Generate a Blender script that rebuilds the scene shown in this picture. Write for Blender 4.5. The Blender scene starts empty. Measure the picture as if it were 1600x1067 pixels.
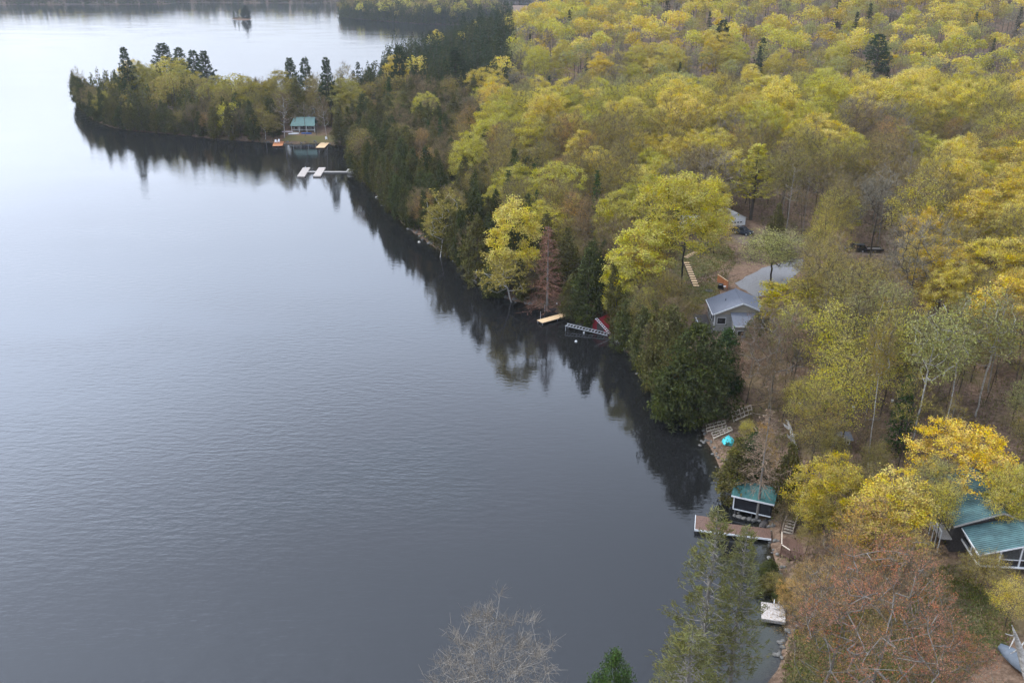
import bpy, math, random
import numpy as np
from mathutils import Vector, Matrix

random.seed(7)
RNG = np.random.default_rng(7)
SC = bpy.context.scene
COL = SC.collection

# ------------------------------------------------------------------ camera
CAM_H, PITCH, FOC = 65.0, math.radians(23.0), 1400.0      # FOC in pixels of the 1600 px wide photograph
cam_d = bpy.data.cameras.new('camera')
cam_d.sensor_width = 36.0
cam_d.lens = 36.0 * FOC / 1600.0
cam_d.clip_start = 0.5
cam_d.clip_end = 12000.0
cam = bpy.data.objects.new('camera', cam_d)
cam.location = (0, 0, CAM_H)
cam.rotation_euler = (math.radians(90) - PITCH, 0, 0)
COL.objects.link(cam)
SC.camera = cam

# ------------------------------------------------------------------ sky (bright overcast), sun behind cloud
SUN_EL, SUN_AZ = math.radians(48), math.radians(-62)      # azimuth from +Y towards +X
SKY_STRENGTH = 0.10
world = bpy.data.worlds.new("World")
SC.world = world
world.use_nodes = True
nt = world.node_tree
nt.nodes.clear()
def wn(t, **kw):
    n = nt.nodes.new(t)
    for k, v in kw.items():
        setattr(n, k, v)
    return n
def wmath(op, a, b=None, clamp=False):
    n = wn('ShaderNodeMath', operation=op, use_clamp=clamp)
    for i, x in enumerate((a, b)):
        if x is None: continue
        if isinstance(x, (int, float)): n.inputs[i].default_value = x
        else: nt.links.new(x, n.inputs[i])
    return n.outputs[0]
out = wn('ShaderNodeOutputWorld')
bg = wn('ShaderNodeBackground')
bg.inputs['Strength'].default_value = SKY_STRENGTH
sky = wn('ShaderNodeTexSky', sky_type='NISHITA')
sky.sun_disc = False
sky.sun_elevation = SUN_EL
sky.sun_rotation = SUN_AZ
sky.air_density = 1.0
sky.dust_density = 2.0
tc = wn('ShaderNodeTexCoord')
sep = wn('ShaderNodeSeparateXYZ')
nt.links.new(tc.outputs['Generated'], sep.inputs[0])
zz = wmath('MAXIMUM', sep.outputs['Z'], 0.0)
ramp = wn('ShaderNodeValToRGB')                           # brightness of the cloud deck by elevation
ramp.color_ramp.interpolation = 'EASE'
els = ramp.color_ramp.elements
pts = [(0.0, 0.40), (0.08, 0.48), (0.20, 0.86), (0.36, 0.94), (0.58, 0.55), (1.0, 0.74)]
els[0].position, els[0].color = pts[0][0], (pts[0][1],) * 3 + (1,)
els[1].position, els[1].color = pts[-1][0], (pts[-1][1],) * 3 + (1,)
for p, v in pts[1:-1]:
    e = els.new(p); e.color = (v, v, v, 1)
nt.links.new(zz, ramp.inputs[0])
# soft cloud cells, laid out on a flat deck so they shrink towards the horizon
zd = wmath('ADD', zz, 0.22)
vx = wmath('DIVIDE', sep.outputs['X'], zd)
vy = wmath('DIVIDE', sep.outputs['Y'], zd)
comb = wn('ShaderNodeCombineXYZ')
nt.links.new(vx, comb.inputs[0]); nt.links.new(vy, comb.inputs[1])
noise = wn('ShaderNodeTexNoise')
noise.inputs['Scale'].default_value = 0.85
noise.inputs['Detail'].default_value = 5.0
noise.inputs['Roughness'].default_value = 0.5
nt.links.new(comb.outputs[0], noise.inputs['Vector'])
cl = wn('ShaderNodeMapRange')
cl.inputs['From Min'].default_value = 0.3; cl.inputs['From Max'].default_value = 0.7
cl.inputs['To Min'].default_value = 0.8; cl.inputs['To Max'].default_value = 1.2
nt.links.new(noise.outputs['Fac'], cl.inputs['Value'])
# broad glow of the hidden sun
sd = (math.cos(SUN_EL) * math.sin(SUN_AZ), math.cos(SUN_EL) * math.cos(SUN_AZ), math.sin(SUN_EL))
dot = wn('ShaderNodeVectorMath', operation='DOT_PRODUCT')
nt.links.new(tc.outputs['Generated'], dot.inputs[0])
dot.inputs[1].default_value = sd
gl = wmath('POWER', wmath('MAXIMUM', dot.outputs['Value'], 0.0), 3.5)
gl = wmath('ADD', wmath('MULTIPLY', gl, 1.35), 0.68)
br = wmath('MULTIPLY', wmath('MULTIPLY', wmath('MULTIPLY', ramp.outputs['Color'], cl.outputs[0]), gl), 24.0)
tint = wn('ShaderNodeMix', data_type='RGBA')
tint.inputs['A'].default_value = (0.94, 0.98, 1.07, 1)
tint.inputs['B'].default_value = (0.845, 0.965, 1.19, 1)
nt.links.new(wmath('MULTIPLY', zz, 3.0, True), tint.inputs['Factor'])
cm = wn('ShaderNodeVectorMath', operation='SCALE')
nt.links.new(tint.outputs['Result'], cm.inputs[0]); nt.links.new(br, cm.inputs['Scale'])
mixs = wn('ShaderNodeMix', data_type='RGBA')
mixs.inputs['Factor'].default_value = 0.9                 # how much of the sky the cloud deck covers
nt.links.new(sky.outputs[0], mixs.inputs['A']); nt.links.new(cm.outputs[0], mixs.inputs['B'])
nt.links.new(mixs.outputs['Result'], bg.inputs['Color'])
nt.links.new(bg.outputs[0], out.inputs[0])

sun_d = bpy.data.lights.new('sun', 'SUN')
sun_d.energy = 1.5
sun_d.angle = math.radians(10)
sun_d.color = (1.0, 0.95, 0.86)
sun = bpy.data.objects.new('sun', sun_d)
sun.rotation_euler = Vector(sd).to_track_quat('Z', 'Y').to_euler()
sun.location = (0, 0, 200)
COL.objects.link(sun)

SC.view_settings.view_transform = 'Standard'
SC.view_settings.look = 'None'
SC.view_settings.exposure = 0.57
SC.view_settings.gamma = 1.0
SC.view_settings.use_curve_mapping = False
SC.cycles.max_bounces = 6
SC.cycles.diffuse_bounces = 3
SC.cycles.glossy_bounces = 3
SC.cycles.transmission_bounces = 3
SC.cycles.transparent_max_bounces = 6
SC.cycles.volume_bounces = 0
SC.cycles.caustics_reflective = False
SC.cycles.caustics_refractive = False

# ------------------------------------------------------------------ places: photo pixel <-> world point
CP, SP = math.cos(PITCH), math.sin(PITCH)
def ray(px, py):
    a = (px - 800.0) / FOC
    b = (533.5 - py) / FOC
    return np.array([a, CP + b * SP, -SP + b * CP])
def WZ(px, py, z=0.0):
    """point at height z seen at photo pixel (px, py)"""
    d = ray(px, py)
    t = (CAM_H - z) / -d[2]
    return np.array([d[0] * t, d[1] * t, z])
def pix(x, y, z):
    dx, dy, dz = x, y, z - CAM_H
    dep = dy * CP - dz * SP
    up = dy * SP + dz * CP
    return 800.0 + FOC * dx / dep, 533.5 - FOC * up / dep, dep

def poly_world(pts):
    return np.array([WZ(px, py)[:2] for px, py in pts])

MAINLAND = [(100, 1700), (420, 1280), (620, 1130), (760, 1105), (900, 1110), (1020, 1125), (1110, 1110), (1180, 1092), (1208, 1068),
    (1222, 1040), (1231, 1010), (1234, 985), (1230, 955), (1224, 918), (1214, 884), (1208, 855), (1206, 835), (1196, 814), (1178, 799), (1152, 787),
    (1139, 766), (1129, 736), (1119, 712), (1104, 690), (1097, 666), (1086, 655), (1064, 648), (1043, 628), (1024, 604), (1011, 584),
    (994, 560), (972, 538), (957, 524), (937, 516), (912, 505), (897, 498), (872, 488), (852, 481), (832, 476), (802, 469), (778, 459), (757, 445),
    (738, 430), (718, 413), (694, 394), (669, 378), (644, 360), (619, 338), (602, 316), (584, 296), (568, 283), (555, 271), (558, 258),
    (576, 248), (571, 238), (546, 230), (521, 226), (491, 224), (456, 225), (430, 223), (395, 221), (340, 217), (300, 213), (250, 208), (210, 205),
    (175, 199), (150, 189), (135, 177), (126, 168), (124, 160), (140, 158), (180, 160), (250, 165), (330, 172), (400, 180), (470, 187), (530, 187),
    (566, 176), (585, 150), (610, 130), (640, 113), (700, 92), (760, 75), (830, 60)]
P_MAIN = np.vstack([poly_world(MAINLAND), [[700, 1250], [4500, 1300], [4500, -400], [-60, -400], [-120, -60]]])
P_HEAD = np.vstack([poly_world([(534, 25), (541, 28), (580, 32), (620, 35), (660, 38), (720, 39), (765, 36), (800, 33)]), [[260, 1180], [200, 1340], [-60, 1390], [-190, 1330]]])
P_FAR = np.vstack([poly_world([(-900, 8.5), (-300, 8), (60, 7.5), (180, 7.5), (245, 7), (266, 6.5), (272, 4.2), (340, 4.6), (420, 5.2), (480, 5.4), (532, 5), (640, 5), (760, 6)]), [[400, 1650], [4500, 1500], [4500, 4600], [-4500, 4600], [-4500, 1500]]])
P_ISLE = poly_world([(361, 29.5), (368, 31.5), (380, 32), (390, 31.5), (393, 29.5), (385, 28), (370, 27.8)])

def sdf(poly, X, Y):
    """signed distance, positive inside"""
    X = np.asarray(X, float); Y = np.asarray(Y, float)
    best = np.full(X.shape, 1e18); inside = np.zeros(X.shape, bool)
    n = len(poly)
    for i in range(n):
        ax, ay = poly[i]; bx, by = poly[(i + 1) % n]
        ex, ey = bx - ax, by - ay
        t = np.clip(((X - ax) * ex + (Y - ay) * ey) / (ex * ex + ey * ey + 1e-12), 0, 1)
        best = np.minimum(best, (X - ax - t * ex) ** 2 + (Y - ay - t * ey) ** 2)
        c = (ay > Y) != (by > Y)
        with np.errstate(divide='ignore', invalid='ignore'):
            xi = (bx - ax) * (Y - ay) / (by - ay + 1e-30) + ax
        inside ^= c & (X < xi)
    d = np.sqrt(best)
    return np.where(inside, d, -d)

def S(t):
    t = np.clip(t, 0, 1)
    return t * t * (3 - 2 * t)

def coast(X, Y):
    return np.maximum.reduce([sdf(P_MAIN, X, Y), sdf(P_HEAD, X, Y), sdf(P_FAR, X, Y), sdf(P_ISLE, X, Y)])

def height(X, Y, dm=None):
    X = np.asarray(X, float); Y = np.asarray(Y, float)
    d1 = sdf(P_MAIN, X, Y)
    dp = np.maximum(d1, 0)
    h = 0.9 * (1 - np.exp(-dp / 2.0)) + 9.0 * (1 - np.exp(-dp / 70.0))
    k = S((dp - 6) / 40)
    h += k * (0.55 * np.sin(X * 0.11 + 1.3) * np.cos(Y * 0.09) + 0.35 * np.sin(X * 0.23 + Y * 0.19))
    k2 = S(dp / 90) * S((X + 40) / 70)
    h += k2 * (4.6 * np.exp(-((Y - 285) / 45.0) ** 2) - 11.0 * np.exp(-((Y - 392) / 46.0) ** 2))
    k3 = S(dp / 240)
    h += k3 * (30 * S((Y - 425) / 300.0) + 45 * S((Y - 690) / 700.0)) + S(dp / 60) * 8 * S((Y - 420) / 200.0)
    # shores of the other lands
    for P, amp, rr in ((P_HEAD, 14, 90), (P_FAR, 60, 350), (P_ISLE, 1.5, 15)):
        d = np.maximum(sdf(P, X, Y), 0)
        h = np.maximum(h, 0.8 * (1 - np.exp(-d / 3.0)) + amp * (1 - np.exp(-d / rr)))
    if dm is None:
        dm = coast(X, Y)
    und = np.maximum(-4.0, 0.2 * dm)
    return np.where(dm > 0, h, und)

def h1(x, y):
    return float(height(np.array([x]), np.array([y]))[0])
def WG(px, py, up=0.0):
    """point of the ground (plus up) seen at a photo pixel"""
    z = 3.0
    for _ in range(14):
        p = WZ(px, py, z)
        z = 0.5 * z + 0.5 * (max(h1(p[0], p[1]), 0.0) + up)
    return WZ(px, py, z)

# ------------------------------------------------------------------ materials
MATS = {}
def new_mat(name):
    m = bpy.data.materials.new(name); m.use_nodes = True
    m.node_tree.nodes.clear()
    MATS[name] = m
    return m, m.node_tree
def N(t, typ, **kw):
    n = t.nodes.new(typ)
    for k, v in kw.items(): setattr(n, k, v)
    return n
def rgba(c): return (c[0], c[1], c[2], 1.0)

def simple_mat(name, color, rough=0.7, scale=3.0, amt=0.25, color2=None, bump=0.0, metallic=0.0, spec=0.3, stretch=(1, 1, 1)):
    m, t = new_mat(name)
    o = N(t, 'ShaderNodeOutputMaterial'); b = N(t, 'ShaderNodeBsdfPrincipled')
    tcn = N(t, 'ShaderNodeTexCoord'); mp = N(t, 'ShaderNodeMapping'); mp.inputs['Scale'].default_value = stretch
    t.links.new(tcn.outputs['Object'], mp.inputs[0])
    nz = N(t, 'ShaderNodeTexNoise'); nz.inputs['Scale'].default_value = scale; nz.inputs['Detail'].default_value = 6; nz.inputs['Roughness'].default_value = 0.65
    t.links.new(mp.outputs[0], nz.inputs['Vector'])
    mr = N(t, 'ShaderNodeMapRange'); mr.inputs['From Min'].default_value = 0.3; mr.inputs['From Max'].default_value = 0.7
    t.links.new(nz.outputs['Fac'], mr.inputs['Value'])
    mx = N(t, 'ShaderNodeMix', data_type='RGBA')
    c2 = color2 if color2 is not None else tuple(c * (1 - amt * 1.6) for c in color)
    c1 = tuple(min(1.0, c * (1 + amt * 0.5)) for c in color)
    mx.inputs['A'].default_value = rgba(c2); mx.inputs['B'].default_value = rgba(c1)
    t.links.new(mr.outputs[0], mx.inputs['Factor'])
    # small shift from piece to piece
    oi = N(t, 'ShaderNodeObjectInfo'); rr = N(t, 'ShaderNodeMapRange'); rr.inputs['To Min'].default_value = 0.86; rr.inputs['To Max'].default_value = 1.12
    t.links.new(oi.outputs['Random'], rr.inputs['Value'])
    sc = N(t, 'ShaderNodeVectorMath', operation='SCALE')
    t.links.new(mx.outputs['Result'], sc.inputs[0]); t.links.new(rr.outputs[0], sc.inputs['Scale'])
    t.links.new(sc.outputs[0], b.inputs['Base Color'])
    b.inputs['Roughness'].default_value = rough; b.inputs['Metallic'].default_value = metallic
    b.inputs['Specular IOR Level'].default_value = spec
    if bump:
        bp = N(t, 'ShaderNodeBump'); bp.inputs['Strength'].default_value = bump; bp.inputs['Distance'].default_value = 0.05
        t.links.new(nz.outputs['Fac'], bp.inputs['Height']); t.links.new(bp.outputs[0], b.inputs['Normal'])
    t.links.new(b.outputs[0], o.inputs[0])
    return m

def leaf_mat(name, use_attr=False, trans=0.25, var=0.3):
    """foliage: pigment from the object's colour (or the tree's own attribute), varied from leaf to leaf"""
    m, t = new_mat(name)
    o = N(t, 'ShaderNodeOutputMaterial')
    if use_attr:
        src = N(t, 'ShaderNodeAttribute', attribute_name='pigment').outputs['Color']
    else:
        src = N(t, 'ShaderNodeObjectInfo').outputs['Color']
    ge = N(t, 'ShaderNodeNewGeometry')
    hs = N(t, 'ShaderNodeHueSaturation')
    mr = N(t, 'ShaderNodeMapRange'); mr.inputs['To Min'].default_value = 1 - var; mr.inputs['To Max'].default_value = 1 + var
    t.links.new(ge.outputs['Random Per Island'], mr.inputs['Value']); t.links.new(mr.outputs[0], hs.inputs['Value'])
    wn_ = N(t, 'ShaderNodeTexWhiteNoise', noise_dimensions='1D'); t.links.new(ge.outputs['Random Per Island'], wn_.inputs['W'])
    mh = N(t, 'ShaderNodeMapRange'); mh.inputs['To Min'].default_value = 0.475; mh.inputs['To Max'].default_value = 0.525
    t.links.new(wn_.outputs['Value'], mh.inputs['Value']); t.links.new(mh.outputs[0], hs.inputs['Hue'])
    # patches of paler and duller leaves through a crown
    tcn = N(t, 'ShaderNodeTexCoord'); nz = N(t, 'ShaderNodeTexNoise'); nz.inputs['Scale'].default_value = 0.45; nz.inputs['Detail'].default_value = 2
    t.links.new(tcn.outputs['Object'], nz.inputs['Vector'])
    ms = N(t, 'ShaderNodeMapRange'); ms.inputs['From Min'].default_value = 0.3; ms.inputs['From Max'].default_value = 0.7; ms.inputs['To Min'].default_value = 0.78; ms.inputs['To Max'].default_value = 1.12
    t.links.new(nz.outputs['Fac'], ms.inputs['Value']); t.links.new(ms.outputs[0], hs.inputs['Saturation'])
    t.links.new(src, hs.inputs['Color'])
    d = N(t, 'ShaderNodeBsdfDiffuse'); tr = N(t, 'ShaderNodeBsdfTranslucent'); mxs = N(t, 'ShaderNodeMixShader'); mxs.inputs[0].default_value = trans
    t.links.new(hs.outputs[0], d.inputs['Color']); t.links.new(hs.outputs[0], tr.inputs['Color'])
    t.links.new(d.outputs[0], mxs.inputs[1]); t.links.new(tr.outputs[0], mxs.inputs[2]); t.links.new(mxs.outputs[0], o.inputs[0])
    return m

M_LEAF = leaf_mat('broad_leaves')
M_NEEDLE = leaf_mat('needles', trans=0.15, var=0.4)
M_FOREST = leaf_mat('distant_foliage', use_attr=True, trans=0.25)
M_BARK = simple_mat('grey_bark', (0.085, 0.068, 0.05), 0.9, 4, 0.4, bump=0.3, spec=0.1, stretch=(1, 1, 0.3))
M_DARKBARK = simple_mat('dark_bark', (0.045, 0.038, 0.032), 0.9, 4, 0.4, bump=0.3, spec=0.1, stretch=(1, 1, 0.3))
M_PALEBARK = simple_mat('pale_bark', (0.22, 0.20, 0.175), 0.85, 3, 0.35, bump=0.2, spec=0.1, stretch=(1, 1, 0.4))
M_BIRCH = simple_mat('birch_bark', (0.50, 0.48, 0.44), 0.7, 2.2, 0.2, color2=(0.16, 0.14, 0.12), bump=0.2, spec=0.2, stretch=(1, 1, 2.2))
def twig_mat(name, color):
    m, t = new_mat(name)
    o = N(t, 'ShaderNodeOutputMaterial'); d = N(t, 'ShaderNodeBsdfDiffuse')
    ge = N(t, 'ShaderNodeNewGeometry'); mr = N(t, 'ShaderNodeMapRange'); mr.inputs['To Min'].default_value = 0.6; mr.inputs['To Max'].default_value = 1.4
    oi = N(t, 'ShaderNodeObjectInfo')
    t.links.new(ge.outputs['Random Per Island'], mr.inputs['Value'])
    sc = N(t, 'ShaderNodeVectorMath', operation='SCALE'); t.links.new(oi.outputs['Color'], sc.inputs[0]); t.links.new(mr.outputs[0], sc.inputs['Scale'])
    t.links.new(sc.outputs[0], d.inputs['Color']); t.links.new(d.outputs[0], o.inputs[0])
    return m
M_TWIG = twig_mat('twigs', None)

M_GREENROOF = simple_mat('green_metal', (0.032, 0.118, 0.105), 0.5, 0.9, 0.3, spec=0.4)
M_GREENROOF2 = simple_mat('faded_green_metal', (0.07, 0.135, 0.135), 0.55, 0.7, 0.32, spec=0.35)
M_FARGREEN = simple_mat('pale_green_metal', (0.10, 0.20, 0.175), 0.5, 0.5, 0.15, spec=0.4)
M_WHITE = simple_mat('white_paint', (0.72, 0.72, 0.72), 0.5, 2.5, 0.12, spec=0.3)
M_DARKWALL = simple_mat('dark_siding', (0.024, 0.024, 0.028), 0.7, 2, 0.3, spec=0.15, stretch=(0.3, 0.3, 4))
M_BROWNDECK = simple_mat('brown_stained_wood', (0.15, 0.085, 0.06), 0.75, 5, 0.3, bump=0.15, stretch=(3, 0.5, 1))
M_TAN = simple_mat('new_tan_wood', (0.60, 0.41, 0.23), 0.7, 5, 0.18, bump=0.1)
M_ORANGE = simple_mat('orange_stained_wood', (0.40, 0.155, 0.06), 0.7, 4, 0.25, bump=0.1)
M_GREYWOOD = simple_mat('weathered_grey_wood', (0.38, 0.35, 0.32), 0.85, 6, 0.35, bump=0.25)
M_WORNPAINT = simple_mat('peeling_white_paint', (0.47, 0.435, 0.40), 0.8, 4.5, 0.2, color2=(0.26, 0.20, 0.16), bump=0.2)
M_OLDWOOD = simple_mat('old_dark_wood', (0.07, 0.06, 0.055), 0.85, 5, 0.35, bump=0.2)
M_FRAMEWOOD = simple_mat('bare_frame_wood', (0.55, 0.46, 0.36), 0.8, 5, 0.25)
M_SHINGLE = simple_mat('grey_shingles', (0.135, 0.142, 0.165), 0.9, 6, 0.2, bump=0.3, spec=0.15)
M_GREYWALL = simple_mat('grey_siding', (0.30, 0.29, 0.27), 0.7, 2, 0.15, stretch=(0.4, 0.4, 3))
M_BEIGE = simple_mat('beige_siding', (0.40, 0.35, 0.27), 0.7, 2, 0.15, stretch=(0.4, 0.4, 3))
M_RED = simple_mat('crimson_paint', (0.26, 0.013, 0.022), 0.6, 1.5, 0.25, spec=0.3)
M_ALU = simple_mat('dull_aluminium', (0.52, 0.53, 0.55), 0.45, 4, 0.15, metallic=0.5)
M_GLASS = simple_mat('dark_window_glass', (0.015, 0.018, 0.022), 0.08, 1, 0.1, spec=0.7)
M_CARPAINT = simple_mat('dark_blue_grey_car_paint', (0.035, 0.042, 0.055), 0.25, 1, 0.1, spec=0.6)
M_RUBBER = simple_mat('black_rubber', (0.015, 0.015, 0.015), 0.8, 6, 0.2)
M_TURQ = simple_mat('turquoise_plastic', (0.06, 0.44, 0.46), 0.45, 1.5, 0.12, spec=0.4)
M_NAVY = simple_mat('navy_cover', (0.018, 0.022, 0.045), 0.7, 3, 0.25)
M_BLUECOVER = simple_mat('blue_grey_tarpaulin', (0.115, 0.135, 0.16), 0.6, 1.5, 0.25, bump=0.3)
M_TARP = simple_mat('white_tarpaulin', (0.72, 0.74, 0.76), 0.55, 1.2, 0.12, bump=0.2)
M_STONE = simple_mat('grey_stone', (0.15, 0.14, 0.125), 0.9, 2.2, 0.35, bump=0.5)
M_PALESTONE = simple_mat('pale_stone', (0.36, 0.34, 0.30), 0.9, 2.0, 0.3, bump=0.4)
M_BLACK = simple_mat('black_metal', (0.02, 0.02, 0.022), 0.5, 4, 0.2)
M_CLOTH = simple_mat('pink_white_cloth', (0.50, 0.42, 0.44), 0.8, 2, 0.3)
M_BLUE = simple_mat('blue_plastic', (0.03, 0.08, 0.24), 0.4, 2, 0.15)

# ------------------------------------------------------------------ mesh helpers
def mesh_arrays(name, V, F, mats, mat_idx=None, smooth=False):
    """V (n,3); F list of (m,k) int arrays (k = 3 or 4)"""
    V = np.asarray(V, np.float32)
    Fs = [np.asarray(f, np.int32) for f in F if len(f)]
    me = bpy.data.meshes.new(name)
    me.vertices.add(len(V)); me.vertices.foreach_set('co', V.ravel())
    tot = np.concatenate([np.full(len(f), f.shape[1], np.int32) for f in Fs])
    idx = np.concatenate([f.ravel() for f in Fs])
    start = np.concatenate([[0], np.cumsum(tot)[:-1]]).astype(np.int32)
    me.loops.add(len(idx)); me.loops.foreach_set('vertex_index', idx)
    me.polygons.add(len(tot)); me.polygons.foreach_set('loop_start', start)
    for m in (mats if isinstance(mats, (list, tuple)) else [mats]): me.materials.append(m)
    if mat_idx is not None: me.polygons.foreach_set('material_index', np.asarray(mat_idx, np.int32))
    me.polygons.foreach_set('use_smooth', np.full(len(tot), smooth, bool))
    me.update(calc_edges=True)
    return me

def link(name, me, parent=None):
    o = bpy.data.objects.new(name, me); COL.objects.link(o)
    if parent is not None: o.parent = parent
    return o
def tag(o, label=None, cat=None, group=None, kind=None):
    if label: o['label'] = label
    if cat: o['category'] = cat
    if group: o['group'] = group
    if kind: o['kind'] = kind
    return o
def thing(name, label, cat, loc=(0, 0, 0), rz=0.0, group=None):
    o = bpy.data.objects.new(name, None); COL.objects.link(o)
    o.location = tuple(float(v) for v in loc); o.rotation_euler = (0, 0, rz); o.empty_display_size = 0.3
    return tag(o, label, cat, group)

class MB:
    def __init__(s): s.v = []; s.f = []
    def add(s, vs, fs):
        b = len(s.v); s.v += [tuple(map(float, p)) for p in vs]; s.f += [tuple(b + i for i in f) for f in fs]
        return s
    def hexa(s, p):
        return s.add(p, [(0, 3, 2, 1), (4, 5, 6, 7), (0, 1, 5, 4), (1, 2, 6, 5), (2, 3, 7, 6), (3, 0, 4, 7)])
    def box(s, x0, x1, y0, y1, z0, z1):
        return s.hexa([(x0, y0, z0), (x1, y0, z0), (x1, y1, z0), (x0, y1, z0), (x0, y0, z1), (x1, y0, z1), (x1, y1, z1), (x0, y1, z1)])
    def slab(s, a, b, c, d, th):
        """thickness th below the quad a b c d (counter-clockwise from above)"""
        a, b, c, d = (Vector(q) for q in (a, b, c, d))
        n = (b - a).cross(d - a).normalized() * th
        return s.hexa([a - n, b - n, c - n, d - n, a, b, c, d])
    def beam(s, p, q, w, h):
        """square bar from p to q, w wide, h tall"""
        p, q = Vector(p), Vector(q); d = (q - p)
        if d.length < 1e-6: return s
        d.normalize(); up = Vector((0, 0, 1))
        if abs(d.z) > 0.95: up = Vector((0, 1, 0))
        sd_ = d.cross(up).normalized(); u = sd_.cross(d)
        a, b = sd_ * w / 2, u * h / 2
        return s.hexa([p - a - b, p + a - b, q + a - b, q - a - b, p - a + b, p + a + b, q + a + b, q - a + b])
    def tube(s, pts, rs, n=6):
        pts = [Vector(p) for p in pts]
        if isinstance(rs, (int, float)): rs = [rs] * len(pts)
        rings = []
        for i, p in enumerate(pts):
            d = (pts[min(i + 1, len(pts) - 1)] - pts[max(i - 1, 0)]).normalized()
            up = Vector((0, 0, 1)) if abs(d.z) < 0.9 else Vector((1, 0, 0))
            a = d.cross(up).normalized(); b = a.cross(d)
            rings.append([p + (a * math.cos(2 * math.pi * k / n) + b * math.sin(2 * math.pi * k / n)) * rs[i] for k in range(n)])
        vs = [q for r in rings for q in r]; fs = []
        for i in range(len(rings) - 1):
            for k in range(n):
                fs.append((i * n + k, i * n + (k + 1) % n, (i + 1) * n + (k + 1) % n, (i + 1) * n + k))
        fs.append(tuple(range(n))[::-1]); fs.append(tuple((len(rings) - 1) * n + k for k in range(n)))
        return s.add(vs, fs)
    def prism(s, poly, z0, z1):
        n = len(poly)
        vs = [(x, y, z0) for x, y in poly] + [(x, y, z1) for x, y in poly]
        fs = [tuple(range(n))[::-1], tuple(range(n, 2 * n))] + [(i, (i + 1) % n, n + (i + 1) % n, n + i) for i in range(n)]
        return s.add(vs, fs)
    def lathe(s, prof, n=12, c=(0, 0, 0)):
        vs = []; fs = []
        for r, z in prof:
            for k in range(n):
                a = 2 * math.pi * k / n
                vs.append((c[0] + r * math.cos(a), c[1] + r * math.sin(a), c[2] + z))
        for i in range(len(prof) - 1):
            for k in range(n):
                fs.append((i * n + k, i * n + (k + 1) % n, (i + 1) * n + (k + 1) % n, (i + 1) * n + k))
        fs.append(tuple(range(n))[::-1]); fs.append(tuple((len(prof) - 1) * n + k for k in range(n)))
        return s.add(vs, fs)
    def mesh(s, name, mat, smooth=False):
        me = bpy.data.meshes.new(name); me.from_pydata(s.v, [], s.f); me.materials.append(mat)
        if smooth: me.polygons.foreach_set('use_smooth', [True] * len(me.polygons))
        me.update()
        return me
    def build(s, name, mat, parent=None, smooth=False, kind=None, label=None):
        o = link(name, s.mesh(name, mat, smooth), parent)
        if kind: o['kind'] = kind
        if label: o['label'] = label
        return o
# ------------------------------------------------------------------ ground and water
def axis(segs):
    out_ = [segs[0][0]]
    for a, b, st in segs:
        n = max(1, int(round((b - a) / st)))
        out_ += list(np.linspace(a, b, n + 1)[1:])
    return np.array(out_)
XS = axis([(-4500, -1500, 150), (-1500, -700, 25), (-700, -320, 10), (-320, -130, 4), (-130, 150, 2.2), (150, 320, 5), (320, 800, 16), (800, 4500, 150)])
YS = axis([(-400, 20, 20), (20, 60, 4), (60, 200, 2.0), (200, 430, 2.6), (430, 700, 6), (700, 1100, 14), (1100, 1700, 9), (1700, 4600, 150)])
GX, GY = np.meshgrid(XS, YS)
GD = coast(GX, GY)
GH = height(GX, GY, GD)
nx, ny = len(XS), len(YS)
ii = np.arange((ny - 1) * (nx - 1)); r_, c_ = ii // (nx - 1), ii % (nx - 1)
QUADS = np.stack([r_ * nx + c_, r_ * nx + c_ + 1, (r_ + 1) * nx + c_ + 1, (r_ + 1) * nx + c_], 1)

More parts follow.
